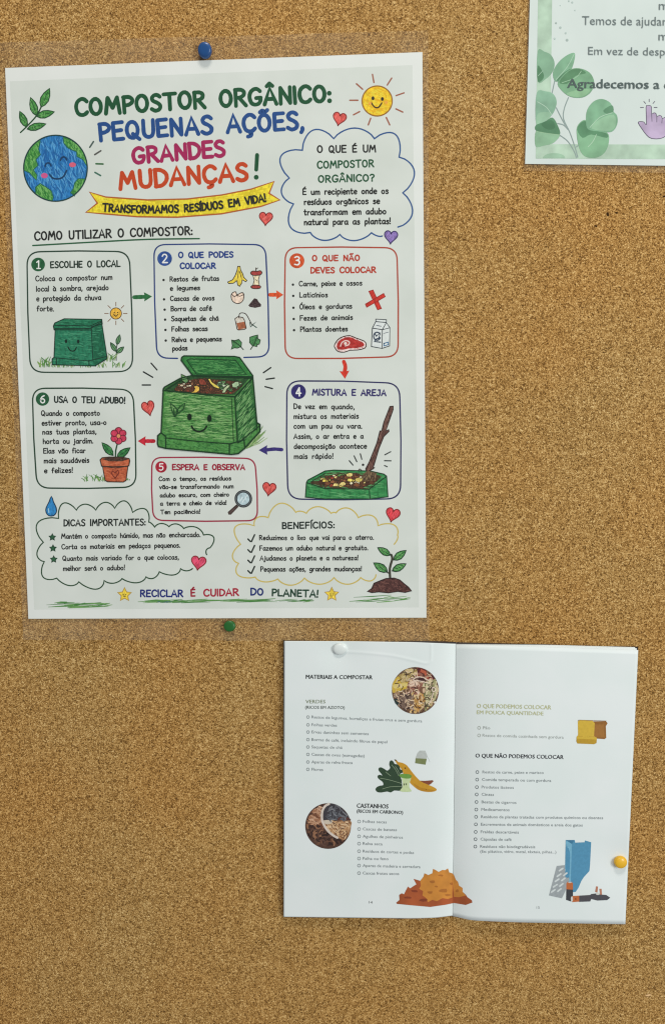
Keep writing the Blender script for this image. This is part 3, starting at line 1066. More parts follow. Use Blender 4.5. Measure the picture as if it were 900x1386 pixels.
# ---- step 6
p6 = panel(F6, [(66, 120), (714, 128), (734, 756), (96, 762)], 88, (36, 66, 48))
badge(F6, p6, 133, 190, 43, '6', (34, 88, 56))
words(F6, p6, 'panel_heading', [('USA O TEU ADUBO!', 204, 666, 216, 222)], 47, 7.4, (34, 46, 42))
words(F6, p6, 'panel_text', [('Quando o composto', 122, 502, 300, 298), ('estiver pronto, usa-o', 126, 544, 362, 358), ('nas tuas plantas,', 130, 480, 420, 416), ('horta ou jardim.', 133, 460, 480, 476),
                             ('Elas vão ficar', 136, 410, 542, 538), ('mais saudáveis', 139, 434, 604, 600), ('e felizes!', 142, 330, 668, 664)], 39, 6.3, BLACK)
a = A('flower_pot_drawing', F6, p6)
tufts(a, 400, 530, 718, 22, 50, GR, .9, -10); tufts(a, 665, 690, 712, 5, 16, GR, .8)
a.line([(600, 568), (602, 520), (614, 468)], 1.5, (36, 72, 46))
for b_, t_ in (((586, 552), (514, 470)), ((610, 566), (694, 502))):
    q = leaf(a, b_, t_, 44, (48, 120, 62), (26, 62, 36), 1.0)
    a.hatch(q, 22, [(90, 158, 92), (30, 92, 46)], 45, 18, 2.5, 30)
for i in range(6):
    an = rad(60 * i - 90)
    q = ell(620 + 31 * math.cos(an), 426 + 33 * math.sin(an), 22, 21, n=16)
    a.fill(q, (200, 56, 84)); a.line(q, .9, (104, 30, 44), closed=True)
a.dot(620, 427, 14, (232, 150, 100), n=14, kind='crayon'); a.line(ell(620, 427, 14, n=14), .7, (104, 30, 44), closed=True)
pb = [(518, 622), (680, 622), (668, 712), (650, 722), (550, 720), (534, 712)]
pr = [(502, 580), (515, 566), (560, 562), (640, 562), (688, 572), (692, 586), (686, 618), (600, 632), (512, 620)]
a.fill(pb, (184, 88, 54)); a.hatch(pb, 60, [(204, 112, 76), (158, 68, 40)], 10, 34, 4, 15); a.fill(pr, (192, 94, 58)); a.hatch(pr, 40, [(210, 120, 84), (166, 74, 44)], 4, 40, 4, 8)
a.fill([(514, 574), (560, 564), (640, 564), (684, 576), (640, 590), (560, 590)], (74, 50, 40)); a.hatch([(514, 574), (560, 564), (640, 564), (684, 576), (640, 590), (560, 590)], 26, [(110, 80, 62), (40, 28, 24)], 10, 14, 3, 40)
a.line(pb, 1.0, OL, closed=True); a.line(pr, 1.0, OL, closed=True)
a.line([(598, 698), (576, 670), (580, 650), (598, 662), (616, 646), (622, 664), (598, 698)], 1.0, (120, 46, 36))
a.build()

# ---- step 4
p4 = panel(F8, [(78, 108), (732, 122), (738, 794), (84, 796)], 84, (44, 44, 92))
badge(F8, p4, 146, 172, 43, '4', (48, 42, 108))
words(F8, p4, 'panel_heading', [('MISTURA E AREJA', 222, 656, 196, 200)], 43, 6.8, (48, 42, 104))
words(F8, p4, 'panel_text', [('De vez em quando,', 116, 472, 274, 276), ('mistura os materiais', 116, 496, 332, 330), ('com um pau ou vara.', 116, 516, 388, 388), ('Assim, o ar entra e a', 116, 524, 448, 446),
                             ('decomposição acontece', 117, 542, 506, 504), ('mais rápido!', 118, 350, 564, 562)], 35, 5.7, BLACK)


def scraps(a, poly, n, cols, r, outline=(56, 40, 30), lw=.6):
    pl = poly
    x0, x1 = min(p[0] for p in pl), max(p[0] for p in pl)
    y0, y1 = min(p[1] for p in pl), max(p[1] for p in pl)
    lv0 = a.lv
    for i in range(n):
        for _ in range(30):
            x, y = R.uniform(x0, x1), R.uniform(y0, y1)
            if inside((x, y), pl):
                break
        rr = r * R.uniform(.45, 1.1)
        a.lv = lv0 + i * .4 - 1
        k = R.choice((4, 5, 6))
        an0 = R.uniform(0, 6)
        q = [(x + rr * R.uniform(.6, 1.15) * math.cos(an0 + 6.283 * j / k), y + rr * .62 * R.uniform(.6, 1.2) * math.sin(an0 + 6.283 * j / k)) for j in range(k)]
        a.fill(q, R.choice(cols)); a.lv -= .8; a.line(q, lw, outline, closed=True)
    a.lv = lv0 + n * .4 + 2


EARTH = [(96, 58, 38), (120, 72, 44), (78, 48, 34), (140, 88, 54), (104, 66, 42)]
SCR = EARTH + [(206, 186, 96), (214, 204, 168), (150, 62, 44), (98, 140, 74), (222, 200, 120)]
a = A('compost_bin_drawing', F8, p4)
tub = [(186, 784), (192, 700), (200, 685), (300, 632), (350, 627), (560, 632), (640, 650), (656, 662), (664, 782), (560, 794), (300, 794)]
a.fill(tub, (46, 130, 70))
op = [(212, 700), (300, 646), (360, 640), (560, 644), (630, 662), (560, 736), (400, 740), (260, 726)]
a.fill(op, (70, 54, 34)); a.hatch(tub, 240, [(96, 168, 104), (32, 106, 54), (70, 150, 84)], 6, 60, 4, 10)
soil = [(270, 690), (310, 660), (380, 648), (470, 648), (545, 660), (600, 672), (590, 700), (520, 728), (400, 726), (300, 714)]
a.fill(soil, (92, 58, 38)); scraps(a, soil, 64, SCR, 24)
scraps(a, [(300, 670), (330, 658), (330, 690), (290, 700)], 4, [(222, 196, 80)], 20); scraps(a, [(430, 680), (470, 680), (470, 705), (430, 705)], 2, [(220, 200, 90)], 26)
dk = (22, 60, 36)
a.line(tub, 1.1, dk, closed=True); a.line([(194, 700), (300, 734), (555, 738), (654, 664)], 1.1, dk); a.line([(556, 738), (560, 792)], 1.0, dk); a.line([(300, 646), (220, 694)], .8, dk)
stick = [(676, 258), (694, 256), (694, 275), (652, 400), (668, 392), (670, 402), (640, 432), (612, 500), (586, 588), (575, 620), (545, 640), (535, 620), (556, 580), (600, 470), (618, 400), (628, 400), (640, 350)]
a.fill(stick, (98, 66, 58)); a.hatch(stick, 110, [(134, 98, 86), (60, 38, 34)], 108, 34, 3, 8); a.line(stick, 1.0, (46, 30, 28), closed=True)
a.fill([(510, 660), (545, 630), (600, 645), (588, 690), (520, 690)], (104, 82, 58)); a.hatch([(510, 660), (545, 630), (600, 645), (588, 690), (520, 690)], 40, [(150, 130, 92), (60, 44, 34)], 110, 30, 4)
a.line([(490, 632), (500, 620), (512, 628)], .8, OL); a.dot(520, 596, 7, (40, 40, 36)); a.line([(575, 622), (586, 612)], 1.0, OL)
for q in ([(440, 572), (462, 598)], [(468, 544), (484, 578)], [(504, 532), (513, 564)], [(680, 520), (646, 538)], [(644, 572), (682, 573)], [(644, 600), (660, 607)]):
    a.line(q, 1.1, (50, 56, 54))
a.build()

# ---- step 5
p5 = panel(F9, [(70, 86), (700, 92), (716, 472), (78, 470)], 66, (158, 42, 66))
badge(F9, p5, 128, 144, 35, '5', (172, 34, 54))
words(F9, p5, 'panel_heading', [('ESPERA E OBSERVA', 192, 640, 166, 166)], 41, 7.0, (158, 30, 56))
words(F9, p5, 'panel_text', [('Com o tempo, os resíduos', 112, 555, 232, 228), ('vão-se transformando num', 115, 570, 281, 276), ('adubo escuro, com cheiro', 118, 543, 332, 326), ('a terra e cheio de vida!', 120, 528, 382, 376), ('Ten paciência!', 122, 368, 434, 430)], 31, 5.6, BLACK)
a = A('magnifying_glass_drawing', F9, p5)
a.fill([(586, 376), (596, 386), (552, 432), (540, 432), (536, 420)], (84, 66, 62)); a.line([(586, 376), (596, 386), (552, 432), (540, 432), (536, 420), (586, 376)], .9, OL)
a.dot(628, 338, 52, (92, 98, 100), n=30); a.dot(628, 338, 40, (176, 198, 204), n=30, kind='crayon')
a.line(ell(628, 338, 51, n=30), .9, (40, 44, 46), closed=True); a.line(ell(628, 338, 40, n=30), .8, (40, 44, 46), closed=True)
a.line([(608, 352), (622, 330)], .9, (214, 226, 230)); a.line([(622, 360), (650, 318)], .9, (214, 226, 230))
a.build()


# ---- arrows
def arrow(p0, p1, w, hw, hl, col, bend=0):
    a = A('arrow_mark')
    d = Vector(p1) - Vector(p0); l = d.length; d.normalize(); n = Vector((-d.y, d.x))
    b = Vector(p1) - d * hl
    m = (Vector(p0) + b) / 2 + n * bend
    a.line([tuple(p0), tuple(m), tuple(b + d * .8)], w, col, sm=4, kind='crayon')
    a.fill([tuple(Vector(p1)), tuple(b + n * hw - d * .6), tuple(b + d * .5), tuple(b - n * hw - d * .6)], col)
    a.line([tuple(Vector(p1)), tuple(b + n * hw - d * .6), tuple(b + d * .5), tuple(b - n * hw - d * .6)], .9, col, closed=True)
    a.build()


arrow((182, 402.3), (205.5, 401.3), 4.2, 5.6, 9, (40, 104, 58))
arrow((365.5, 399), (383, 399), 4.0, 5.6, 8, (214, 78, 36))
arrow((465.3, 489.5), (466.8, 512), 4.0, 6, 9, (206, 50, 34), -1.6)
arrow((381.5, 608.6), (351, 609.3), 3.6, 6, 10, (56, 46, 116), 1)
arrow((208.5, 597), (187.5, 597), 4.0, 6, 9, (190, 34, 50))

# ---- the large open bin
for q in ([(112, 97), (148, 138)], [(65, 150), (122, 183)], [(58, 230), (108, 230)], [(840, 124), (795, 155)], [(862, 188), (812, 195)], [(805, 240), (850, 252)]):
    a = A('shine_mark', F7); a.line(q, 1.5, (40, 46, 44)); a.build()
a = A('compost_bin_drawing', F20, base=1.3e-4)
for _ in range(46):
    x = R.uniform(740, 800); y = 740 - (x - 740) * .5 + R.uniform(-25, 15)
    an = R.uniform(-1.2, -.5); l = R.uniform(60, 170)
    e = (min(918, x + l * math.cos(an)), y + l * math.sin(an))
    a.line([(x, y), ((x + e[0]) / 2, (y + e[1]) / 2 + 8), e], 1.1, R.choice([(126, 160, 96), (158, 184, 124), (98, 140, 76)]), taper=True)
lid = [(256, 70), (262, 48), (278, 38), (660, 42), (700, 50), (722, 80), (800, 188), (802, 208), (770, 205), (345, 188)]
body = [(120, 290), (130, 275), (250, 208), (340, 186), (790, 196), (802, 215), (832, 545), (856, 560), (856, 612), (735, 745), (690, 782), (640, 788), (140, 742), (84, 728), (76, 705), (78, 645), (104, 622)]
a.fill(body, (70, 132, 62))
side = [(665, 348), (790, 215), (834, 590), (735, 690), (685, 700)]
a.fill(side, (42, 100, 48))
a.hatch([(128, 300), (662, 350), (680, 690), (140, 650), (110, 640)], 1300, [(112, 168, 92), (92, 152, 78), (40, 98, 44), (148, 188, 122), (58, 118, 54), (128, 174, 104), (34, 86, 40)], 3, 70, 4, 12)
a.hatch(side, 340, [(84, 142, 76), (22, 70, 34), (120, 168, 104)], -52, 60, 5, 8)
a.hatch([(84, 650), (140, 662), (625, 708), (690, 700), (850, 580), (850, 610), (690, 776), (640, 782), (90, 720)], 170, [(88, 158, 82), (36, 102, 46)], 8, 40, 4, 20)
opn = [(132, 288), (252, 214), (340, 194), (775, 208), (664, 334), (400, 326), (140, 300)]
a.fill(opn, (40, 78, 42))
a.hatch(opn, 90, [(66, 116, 60), (26, 54, 30)], 10, 40, 4, 25)
cont = [(200, 292), (240, 258), (320, 222), (400, 208), (560, 222), (715, 236), (712, 270), (655, 322), (580, 330), (400, 322), (240, 306)]
a.fill(cont, (92, 56, 38))
scraps(a, cont, 190, EARTH + [(130, 60, 42), (150, 92, 60)], 17, lw=.5)
scraps(a, [(560, 235), (715, 236), (700, 275), (640, 310), (570, 310), (520, 260)], 34, [(150, 184, 142), (190, 204, 172), (98, 140, 84), (70, 112, 64)], 20, (40, 60, 40), .6)
scraps(a, [(230, 262), (320, 225), (350, 240), (340, 280), (260, 300)], 16, [(206, 190, 156), (170, 120, 84), (214, 208, 180)], 17, lw=.6)
for q, c in (([(458, 212), (476, 210), (490, 236), (524, 258), (552, 282), (540, 288), (506, 276), (480, 250)], (220, 196, 84)),
             ([(330, 318), (352, 306), (362, 284), (350, 272), (376, 262), (396, 276), (396, 300), (372, 318)], (224, 180, 72)),
             ([(256, 176), (276, 186), (300, 198), (312, 230), (290, 248), (262, 224)], (98, 146, 88)),
             ([(640, 252), (668, 234), (694, 232), (698, 262), (672, 280), (646, 278)], (164, 192, 150)),
             ([(566, 320), (580, 284), (610, 258), (630, 262), (604, 292), (590, 318)], (178, 196, 150)),
             ([(386, 232), (400, 208), (432, 218), (452, 246), (444, 262), (400, 258)], (136, 62, 46))):
    a.fill(q, c); a.line(q, .8, (44, 44, 30), closed=True)
a.fill(lid, (48, 122, 56)); li = [(300, 72), (318, 60), (668, 70), (755, 182), (372, 176)]
a.fill(li, (36, 106, 50)); a.hatch(li, 200, [(70, 140, 72), (28, 88, 42), (86, 152, 84)], 4, 60, 4.5, 12); a.hatch(lid, 70, [(84, 156, 82), (36, 100, 46)], 5, 40, 4, 30)
dk = (20, 56, 30)
for q in (lid, body, li):
    a.line(q, 1.4 if q is not li else .9, dk, closed=True)
a.line([(124, 300), (400, 328), (665, 348), (790, 215)], 1.3, dk); a.line([(140, 296), (255, 222), (320, 204)], .9, dk); a.line([(665, 348), (672, 500), (686, 700)], 1.1, dk)
a.line([(140, 662), (400, 690), (625, 706)], 1.0, dk); a.line([(690, 700), (850, 572)], 1.0, dk); a.line([(104, 622), (138, 650), (140, 742)], 1.1, dk)
a.line([(622, 788), (624, 708), (735, 676), (740, 735)], 1.2, dk); a.line([(834, 545), (830, 600)], .9, dk); a.line([(640, 365), (655, 690)], .6, dk)
a.dot(320, 502, 17, (14, 34, 20), 25, n=18); a.dot(471, 513, 17, (14, 34, 20), 26, n=18)
a.line([(335, 572), (352, 598), (380, 612), (405, 612), (432, 598), (450, 574)], 1.7, (14, 34, 20), sm=4)
for q in ([(208, 498), (184, 450), (176, 400), (204, 420), (228, 448), (234, 470), (208, 498)], [(214, 496), (224, 452), (250, 420), (286, 396), (276, 440), (240, 470)], [(208, 496), (200, 440)]):
    a.line(q, 1.0, (26, 70, 36))
a.build()

# ---- lower clouds
pd = cloud('tips_cloud', F10, [[(742, 352), (716, 362), (690, 352), (660, 380), (598, 366), (573, 394), (540, 388), (500, 414), (436, 396), (398, 416), (358, 404), (322, 442), (248, 410), (205, 426), (152, 394), (92, 388), (98, 322),
                                (66, 290), (94, 238), (68, 155), (160, 134), (180, 68), (238, 98), (276, 72), (322, 98), (362, 64), (404, 90), (448, 58), (482, 108), (538, 94), (552, 150), (564, 156), (578, 172), (606, 156), (640, 170),
                                (672, 158), (704, 178), (756, 172), (790, 206), (834, 216), (818, 262), (802, 272), (804, 292)]], 1.3, (42, 76, 50))
words(F10, pd, 'panel_heading', [('DICAS IMPORTANTES:', 180, 540, 170, 166)], 33, 4.8, (34, 42, 38))
words(F10, pd, 'panel_text', [('Mantém o composto húmido, mas não encharcado.', 170, 778, 224, 216), ('Corta os materiais em pedaços pequenos.', 172, 690, 270, 262), ('Quanto mais variado for o que colocas,', 176, 684, 320, 314), ('melhor será o adubo!', 178, 450, 364, 360)], 25, 4.0, BLACK)
for y, x in ((216, 133), (264, 136), (312, 139)):
    a = A('star_bullet', F10, pd)
    q = [(x + (16 if i % 2 == 0 else 7.5) * math.sin(math.pi * i / 5), y - (16 if i % 2 == 0 else 7.5) * math.cos(math.pi * i / 5)) for i in range(10)]
    a.fill(q, (44, 92, 60)); a.line(q, .9, (30, 58, 42), closed=True); a.build()
pb_ = cloud('benefits_cloud', F11, [[(648, 366), (625, 392), (584, 378), (528, 406), (472, 378), (412, 406), (348, 380), (292, 410), (236, 384), (180, 396), (142, 376), (70, 368), (72, 318), (46, 285), (80, 238), (58, 165), (138, 160), (150, 126), (196, 126),
                                     (246, 66), (312, 104), (332, 99), (356, 108), (404, 80), (460, 108), (470, 104), (480, 106), (530, 86), (574, 126), (632, 118), (656, 160), (722, 156), (738, 200), (738, 216), (724, 238)]], 1.3, (198, 176, 88))
words(F11, pb_, 'panel_heading', [('BENEFÍCIOS:', 252, 476, 176, 172)], 32, 4.8, (34, 46, 42))
words(F11, pb_, 'panel_text', [('Reduzimos o lixo que vai para o aterro.', 157, 640, 222, 220), ('Fazemos um adubo natural e gratuito.', 158, 616, 266, 264), ('Ajudamos o planeta e a natureza!', 160, 575, 308, 306), ('Pequenas ações, grandes mudanças!', 162, 590, 354, 352)], 24, 3.9, BLACK)
for y in (212, 257, 301, 345):
    a = A('check_mark', F11, pb_)
    a.line([(111, y + 4), (121, y + 14), (126, y + 14), (139, y - 14)], 1.6, (38, 48, 42)); a.build()

a = A('slogan_lettering', F10)
for s_, x0, x1, y0, y1, c in (('RECICLAR', 512, 703, 478, 478, (32, 44, 118)), ('É', 732, 756, 476, 476, CRIM), ('CUIDAR', 788, 945, 476, 473, (170, 32, 56)), ('DO', 992, 1052, 471, 471, (32, 48, 116)), ('PLANETA!', 1084, 1290, 474, 480, (30, 66, 48))):
    a.text(s_, [(x0, y0), (x1, y1)], 36, 5.6, c)
a.line([(590, 494), (640, 498), (700, 493)], 1.0, (50, 70, 130), sm=3)
a.build()
for x0, x1, y, n in ((86, 395, 508, 26), (500, 1270, 494, 44), (1400, 1690, 486, 14)):
    a = A('grass_line_drawing', F10)
    for _ in range(n):
        x = R.uniform(x0, x1 - 40); l = R.uniform(40, min(190, x1 - x)); yy = y + R.uniform(-13, 13) * (.4 if x0 == 500 else 1) - (x - x0) * .004
        a.line([(x, yy + 4), (x + l / 2, yy), (x + l, yy - R.uniform(-3, 6))], R.uniform(.6, 1.3), R.choice([(84, 140, 70), (110, 158, 90), (64, 124, 58)]), taper=True)
    a.build()
for x, y in ((169, 805), (449, 804.5)):
    a = A('star_drawing')
    q = [(x + (9.8 if i % 2 == 0 else 4.6) * math.sin(math.pi * i / 5), y - (9.8 if i % 2 == 0 else 4.6) * math.cos(math.pi * i / 5)) for i in range(10)]
    a.fill(q, (232, 200, 60)); a.line(q, 1.0, (176, 140, 60), closed=True); a.dot(x - 1.8, y - .5, .7, BLACK); a.dot(x + 1.8, y - .5, .7, BLACK)
    a.line([(x - 1.8, y + 1.6), (x, y + 2.6), (x + 1.8, y + 1.6)], .6, BLACK); a.build()
a = A('water_drop_drawing', F10)
q = [(129, 38), (138, 62), (150, 88), (150, 108), (138, 122), (118, 122), (106, 108), (106, 88), (119, 62)]
a.fill(q, (42, 128, 190), sm=2); a.line(q, 1.1, (28, 56, 84), closed=True, sm=2); a.line([(116, 92), (118, 108)], 1.2, (150, 196, 220)); a.build()
a = A('sprout_drawing', F11)
a.line([(708, 392), (706, 340), (716, 300), (712, 282)], 2.4, (58, 58, 46), sm=4); a.line([(706, 362), (692, 354)], 1.4, (58, 58, 46)); a.line([(714, 306), (728, 300)], 1.4, (58, 58, 46))
for b_, t_, w_ in (((708, 284), (655, 252), 28), ((722, 304), (774, 264), 30), ((696, 354), (638, 316), 32), ((716, 350), (774, 320), 28)):
    q = leaf(a, b_, t_, w_, (76, 144, 74), (26, 60, 36), 1.1); a.hatch(q, 16, [(118, 176, 104), (46, 110, 52)], 30, 14, 2.5, 30)
q = [(612, 436), (630, 424), (640, 402), (664, 392), (690, 382), (724, 380), (748, 388), (766, 404), (784, 418), (797, 434), (770, 440), (740, 436), (700, 442), (660, 438), (630, 441)]
a.fill(q, (84, 50, 46)); a.hatch(q, 90, [(116, 76, 68), (56, 32, 32)], 20, 16, 3, 60); a.line(q, 1.0, (46, 28, 28), closed=True)
a.build()

# ------------------------------------------------------------------ the notice at the top right
HN = 0.0014
sn = flat(HN)
notice = thing('laminated_notice', 900, 0, 'laminated notice with a green border and eucalyptus leaves, cut off by the upper right corner', 'notice')
F16 = Fr(690, 0, 210 / 900)
NC = [(726.5, -330), (1118, -334), (1116, 227), (710.3, 221.8)]
V, F = quadpatch(NC, sn, 0, 2e-4, 8, 8)
mesh_obj('paper', V, F, mat_paper('notice_paper', (200, 210, 206), (195, 205, 201), 0.36, 0.1), notice)
film_ring(NC, [(724.5, -339), (1127, -343), (1125, 237.5), (708.6, 231)], sn, 'laminate_film', notice, film, 9)


def NA(name, F=F16, parent=notice, **k):
    return Art(name, parent, sn, F, jitter=0.03, **k)


a = NA('green_border')
band = (176, 204, 180)
x_r, y_t = 1780, -1360
a.fill([(182, y_t), (262, y_t), (232, 835), (148, 918)], band, 'wash')
a.fill([(148, 920), (232, 836), (x_r - 85, 842), (x_r, 926)], band, 'wash')
a.fill([(x_r, 926), (x_r - 85, 842), (x_r - 70, y_t + 80), (x_r + 10, y_t)], band, 'wash')
a.fill([(262, y_t), (182, y_t), (x_r + 10, y_t), (x_r - 70, y_t + 80), (262, y_t + 80)], band, 'wash')
a.build()
a = NA('eucalyptus_leaves', base=1e-4)
STM = (140, 160, 156)
for q in ([(258, 470), (242, 545)], [(338, 566), (314, 630), (310, 690), (345, 765), (375, 850), (392, 912)], [(268, 625), (300, 690), (320, 725)], [(276, 716), (310, 725), (335, 750)], [(288, 784), (335, 820), (372, 880), (384, 915)], [(384, 852), (402, 838)]):
    a.line(q, 1.3, STM, sm=4)


def eleaf(pts, base, dark, light, veins, shade):
    a.fill(pts, base, 'wash', sm=4)
    for q, c in shade:
        a.fill(q, c, 'wash', sm=3)
    for q in veins:
        a.line(q, .8, light, sm=3)


eleaf([(160, 296), (200, 300), (238, 320), (258, 368), (244, 420), (206, 458), (160, 472)], (128, 172, 140), None, (156, 192, 164), [[(162, 440), (190, 410)]], [([(160, 380), (185, 410), (196, 440), (186, 464), (160, 472)], (84, 134, 96))])
eleaf([(374, 308), (330, 320), (280, 362), (248, 420), (262, 472), (304, 460), (348, 416), (370, 360)], (126, 176, 140), None, (168, 204, 176), [[(266, 462), (330, 390), (370, 315)]], [([(270, 470), (300, 430), (345, 400), (352, 412), (320, 450)], (92, 142, 106))])
eleaf([(276, 476), (340, 408), (400, 396), (462, 422), (488, 480), (468, 534), (420, 565), (352, 562), (300, 526)], (120, 170, 130), None, (158, 198, 162), [[(300, 480), (380, 450), (412, 412)]], [([(284, 476), (340, 412), (400, 400), (440, 424), (380, 440), (330, 486)], (88, 138, 98)), ([(330, 540), (400, 520), (466, 520), (420, 560), (352, 558)], (140, 188, 144))])
eleaf([(154, 540), (206, 530), (250, 545), (270, 592), (252, 652), (206, 700), (152, 724)], (136, 182, 152), None, (178, 208, 184), [[(158, 590), (210, 622), (240, 664)]], [([(160, 660), (210, 650), (240, 660), (206, 698), (153, 722)], (150, 194, 160))])
eleaf([(150, 760), (200, 772), (288, 778), (252, 828), (196, 844), (148, 848)], (138, 184, 146), None, (180, 210, 184), [], [])
eleaf([(150, 726), (200, 706), (245, 682), (276, 728), (288, 780), (220, 772), (152, 758)], (86, 138, 100), None, (150, 190, 150), [[(152, 762), (220, 774), (286, 782)]], [([(180, 720), (240, 696), (262, 740), (220, 752)], (74, 124, 88))])
eleaf([(385, 752), (408, 708), (440, 698), (470, 748), (562, 768), (571, 830), (545, 888), (492, 915), (430, 904), (398, 850)], (128, 180, 138), None, (176, 208, 178), [[(452, 852), (480, 820), (500, 780)]], [([(388, 752), (410, 712), (440, 704), (462, 750), (556, 772), (560, 800), (470, 780), (420, 800)], (88, 142, 102))])
eleaf([(440, 702), (446, 640), (482, 590), (532, 574), (582, 598), (598, 645), (620, 672), (620, 722), (588, 764), (520, 762), (452, 750)], (124, 176, 138), None, (176, 208, 180), [[(462, 740), (520, 680), (592, 654)]], [([(540, 640), (590, 610), (598, 648), (560, 660)], (92, 142, 106)), ([(470, 745), (520, 690), (600, 665), (612, 720), (580, 758)], (144, 190, 152))])
a.fill(ell(255, 916, 64, 28, a0=180, a1=360, n=14), (150, 188, 158), 'wash')
a.build()
a = NA('paint_speckles', base=1e-4)
for x, y, r in ((266, 134, 6), (291, 160, 7), (322, 192, 6), (258, 224, 6), (340, 6, 5), (360, 14, 6), (290, 32, 3), (376, 60, 4), (330, 232, 8)):
    a.dot(x, y, r, (178, 196, 190), kind='wash', n=9)
a.build()
a = NA('notice_text', base=3e-4)
TX = (110, 122, 122)
a.sans('m', 862, 918, 56, 56, 50, TX)
a.sans('Temos de ajudar', 417, 908, 143, 148, 50, TX)
a.sans('m', 860, 914, 234, 234, 50, TX)
a.sans('Em vez de desp', 452, 898, 317, 322, 46, TX)
a.sans('Agradecemos a c', 330, 926, 509, 516, 52, (78, 94, 92), 0.022)
a.build()
a = NA('pointing_hand_icon', base=1e-4)
hd = [(742, 711), (755, 705), (776, 708), (790, 722), (788, 622), (796, 613), (812, 613), (819, 622), (820, 660), (834, 654), (846, 660), (850, 676), (866, 669), (878, 676), (882, 688), (898, 680), (916, 684), (924, 700), (930, 750), (905, 785), (872, 803), (820, 803), (790, 782), (762, 744)]
a.fill(hd, (184, 164, 196), 'wash', sm=2)
for q in (hd,):
    a.line(q, .9, (92, 84, 106), closed=True, sm=2)
for q in ([(820, 660), (822, 704)], [(850, 676), (850, 708)], [(881, 688), (879, 714)], [(806, 575), (806, 590)], [(775, 588), (785, 600)], [(838, 588), (828, 600)], [(755, 623), (773, 623)], [(834, 623), (852, 623)]):
    a.line(q, .9, (92, 84, 106))
a.build()

# ------------------------------------------------------------------ the open booklet
book = thing('open_booklet', 615, 1060, 'open white booklet with lists of materials and two round photos, pinned below the poster', 'booklet')
XS = float(S(614.5, 1060, 0.002, flat(0.002))[0])
ridge = smooth([(466, 882), (495, 883), (530, 886.5), (556, 892), (574, 896.5), (581, 895), (583, 888), (583, 872)], 6)
rw = S(np.array([p[0] for p in ridge]), np.array([p[1] for p in ridge]), 0.004, flat(0.0))
pinw = S(459.5, 879.5, 0.004, flat(0.0))
yel = S(840, 1169, 0.004, flat(0.0))


def hbook(x, z, k=1.0, bumps=True):
    x = np.asarray(x, float); z = np.asarray(z, float)
    u = np.clip((XS - x) / 0.125, 0, 1.2); w = np.clip((x - XS) / 0.130, 0, 1.2)
    hl = 0.0052 * (1 - np.exp(-u * 12)) * (1 - 0.45 * u)
    hr = 0.0078 * (1 - np.exp(-w * 9)) * (1 - 0.42 * w ** 1.5)
    h = 0.0021 + np.where(x < XS, hl, hr)
    if bumps:
        d2 = (x - pinw[0]) ** 2 + (z - pinw[2]) ** 2
        h = h - 0.0016 * np.exp(-d2 / 0.014 ** 2)
        d2 = (x - yel[0]) ** 2 + (z - yel[2]) ** 2
        h = h - 0.0022 * np.exp(-d2 / 0.020 ** 2)
    return h * k


def hleft(x, z):
    h = hbook(x, z)
    x = np.asarray(x, float); z = np.asarray(z, float)
    if x.size > 1:
        sh = x.shape
        xf, zf = x.ravel(), z.ravel()
        d = np.full(xf.shape, 1e9)
        near = zf > float(rw[:, 2].min()) - 0.006
        if near.any():
            for a_, b_ in zip(rw[:-1], rw[1:]):
                ax, az, bx, bz = a_[0], a_[2], b_[0], b_[2]
                t_ = np.clip(((xf[near] - ax) * (bx - ax) + (zf[near] - az) * (bz - az)) / ((bx - ax) ** 2 + (bz - az) ** 2), 0, 1)
                dd = np.hypot(xf[near] - ax - t_ * (bx - ax), zf[near] - az - t_ * (bz - az))
                d[near] = np.minimum(d[near], dd)
        h = h + (0.00022 * np.exp(-(d / 0.0010) ** 2)).reshape(sh)
    return h


def page(name, parent, top, bot, surf, lift, nu, nv, mat, spine, th=1.2e-4):
    """a sheet between a top edge and a bottom edge (each a list of photo points, left to right)"""
    def along(c, u):
        c = np.array(c, float)
        xs = np.linspace(0, 1, 60)
        xx = np.interp(xs, (c[:, 0] - c[0, 0]) / (c[-1, 0] - c[0, 0]), c[:, 1])
        xx = np.convolve(np.pad(xx, 3, mode='edge'), np.ones(7) / 7, 'valid') if len(c) > 2 else xx
        return c[0, 0] + u * (c[-1, 0] - c[0, 0]), np.interp(u, xs, xx)
    uu = np.linspace(0, 1, nu + 1)
    uu = uu ** 1.8 if spine == 'l' else 1 - (1 - uu) ** 1.8
    tx, ty = along(top, uu); bx, by = along(bot, uu)
    vv = np.linspace(0, 1, nv + 1)[:, None]
    PX = tx * (1 - vv) + bx * vv; PY = ty * (1 - vv) + by * vv
    topv = S(PX.ravel(), PY.ravel(), lift, surf)
    n = len(topv)
    bv = topv + np.array([0, th, 0])
    idx = lambda i, j: j * (nu + 1) + i
    F = [(idx(i, j), idx(i, j + 1), idx(i + 1, j + 1), idx(i + 1, j)) for j in range(nv) for i in range(nu)]
    F += [(n + idx(i, j), n + idx(i + 1, j), n + idx(i + 1, j + 1), n + idx(i, j + 1)) for j in range(0, nv) for i in range(nu)]
    rim = [idx(i, 0) for i in range(nu)] + [idx(nu, j) for j in range(nv)] + [idx(i, nv) for i in range(nu, 0, -1)] + [idx(0, j) for j in range(nv, 0, -1)]
    F += [(a_, b_, n + b_, n + a_) for a_, b_ in zip(rim, rim[1:] + rim[:1])]
    return mesh_obj(name, np.vstack([topv, bv]), F, mat, parent, smooth=True)


